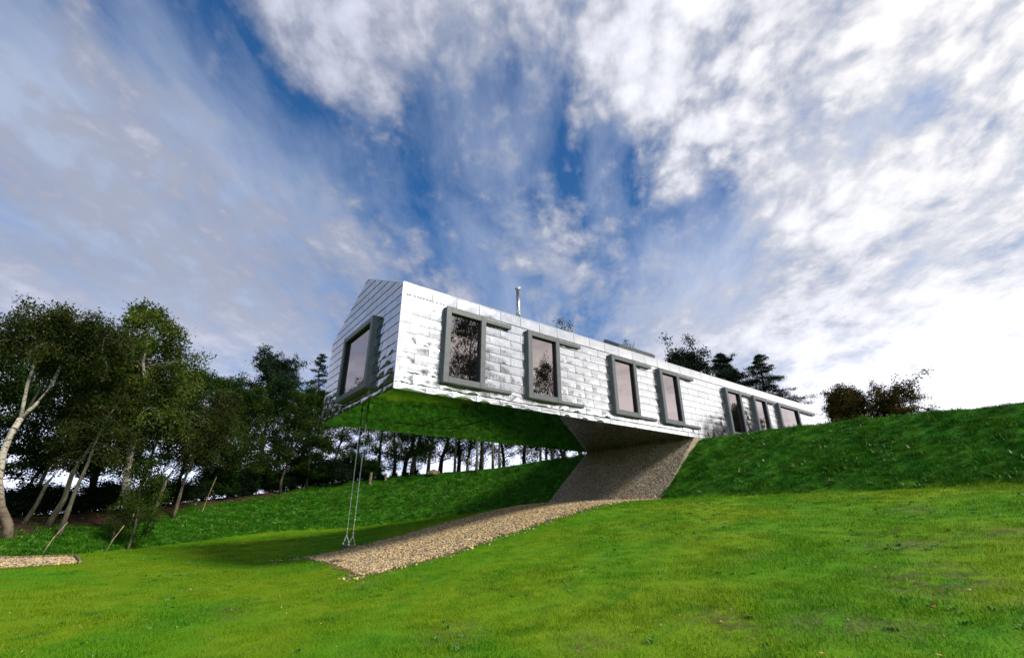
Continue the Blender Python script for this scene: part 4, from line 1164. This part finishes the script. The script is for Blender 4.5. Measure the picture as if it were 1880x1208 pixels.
# dark undergrowth along the top of the bank
U0 = grow(180, 1.5, (0, 0), 'bush', 1.05, 0.05, 0.03, 0.11, 1.5, m_bark, m_lf_dark, nbr=22)
U1 = grow(181, 1.3, (0, 0), 'bush', 1.15, 0.05, 0.03, 0.11, 1.4, m_bark, m_lf_conf, nbr=22)
urnd = random.Random(3)
k = 0
for az_d in np.arange(-14, 26.5, 1.25):
    f_, t_, z_ = foot_top(np.array([az_d % 360]))
    lift = urnd.uniform(-0.3, 0.9)
    x = CX + (t_[0] + lift) * math.sin(R(az_d)); y = CY + (t_[0] + lift) * math.cos(R(az_d))
    if az_d > 21: s = urnd.uniform(0.2, 0.32)
    elif az_d > 5: s = urnd.uniform(0.6, 0.95)
    else: s = urnd.uniform(0.40, 0.65)
    plant('undergrowth_shrub', (U0, U1)[k % 2], x, y, 'low dark shrub in the shade along the top of the bank', cat='shrub', rz=urnd.uniform(0, 6.2), sc=(s * 1.5, s * 1.5, s), z=gz(x, y) - 0.15, group='shrubs of the undergrowth along the treeline')
    k += 1

# ---------------------------------------------------------------- small things
m_wood = bark('weathered_wood', (0.10, 0.075, 0.045), (0.30, 0.235, 0.145), 14.0)
m_pole = bark('bare_pole', (0.20, 0.15, 0.08), (0.42, 0.34, 0.20), 14.0)
def post(x, y, h, lab, lean=(0, 0), r_=0.06, mat=None, name='fence_post'):
    o = MB().tube([(0, 0, -0.3), (lean[0] * .5, lean[1] * .5, h * .5), (lean[0], lean[1], h)], [r_, r_ * .96, r_ * .9], 9).build(name, mat or m_wood, None, label=lab, cat='post' if name == 'fence_post' else 'stake')
    o.location = (x, y, gz(x, y))
    return o
post(13.83, 18.16, 0.95, 'straight wooden fence post on the crest under the middle of the belly')
post(8.27, 22.6, 0.85, 'short dark post on the crest behind the swing chains', r_=0.11)
post(9.3, 22.3, 0.55, 'stumpy post a little right of the swing chains', r_=0.09)
post(-6.98, 10.95, 0.95, 'thin bare stake leaning beside the small gravel bed', lean=(0.42, 0.3), r_=0.014, mat=m_pole, name='stake')
post(-5.41, 11.0, 0.95, 'thin bare stake leaning in front of the tall birch', lean=(0.40, 0.3), r_=0.014, mat=m_pole, name='stake')
post(-1.9, 20.8, 1.9, 'tall thin pole leaning in the shade right of the tall birch', lean=(0.35, 0.1), r_=0.022, mat=m_pole, name='stake')
post(-4.9, 17.2, 0.9, 'short pale stake in the shade behind the tall birch', lean=(0.1, 0), r_=0.03, mat=m_pole, name='stake')
# earth mound with a fallen log on the crest
mnd = bmesh.new()
bmesh.ops.create_icosphere(mnd, subdivisions=3, radius=1)
mr = random.Random(8)
from mathutils import noise as mnoise
for v_ in mnd.verts:
    v_.co *= 1 + 0.25 * mnoise.noise(v_.co * 2.2)
    v_.co = Vector((v_.co.x * 0.55, v_.co.y * 0.4, max(v_.co.z, -0.3) * 0.30))
me = bpy.data.meshes.new('earth_mound'); mnd.to_mesh(me); mnd.free()
for p_ in me.polygons: p_.use_smooth = True
me.materials.append(m_wood)
o = link(bpy.data.objects.new('earth_mound', me), label='small brown earth mound on the crest beside a pale trunk', cat='mound')
o.location = (12.1, 20.1, gz(12.1, 20.1) + 0.05)
# timber edging of the small gravel bed
edge = empty('timber_edging', (-5.9, 9.0, gz(-5.9, 9.0)), label='low timber edging round the far sides of the small gravel bed', cat='edging')
EO = edge.location
for (x0, y0, x1, y1) in ((-5.72, 7.55, -6.02, 10.2), (-6.06, 10.24, -8.0, 9.62), (-8.03, 9.60, -12.0, 9.02), (-12.03, 9.0, -17.0, 8.42)):
    n_ = 6; V = []; dx, dy = x1 - x0, y1 - y0; L_ = math.hypot(dx, dy); nx, ny = -dy / L_ * 0.03, dx / L_ * 0.03
    for k in range(n_ + 1):
        x, y = x0 + dx * k / n_, y0 + dy * k / n_; g_ = gz(x, y)
        for (sx, zz_) in ((-1, -0.12), (1, -0.12), (1, 0.095), (-1, 0.095)):
            V.append((x + nx * sx - EO.x, y + ny * sx - EO.y, g_ + zz_ - EO.z))
    F = [(k * 4 + q, k * 4 + (q + 1) % 4, k * 4 + 4 + (q + 1) % 4, k * 4 + 4 + q) for k in range(n_) for q in range(4)] + [(3, 2, 1, 0), tuple(n_ * 4 + q for q in range(4))]
    MB().add(V, F).build('board', m_wood, edge)
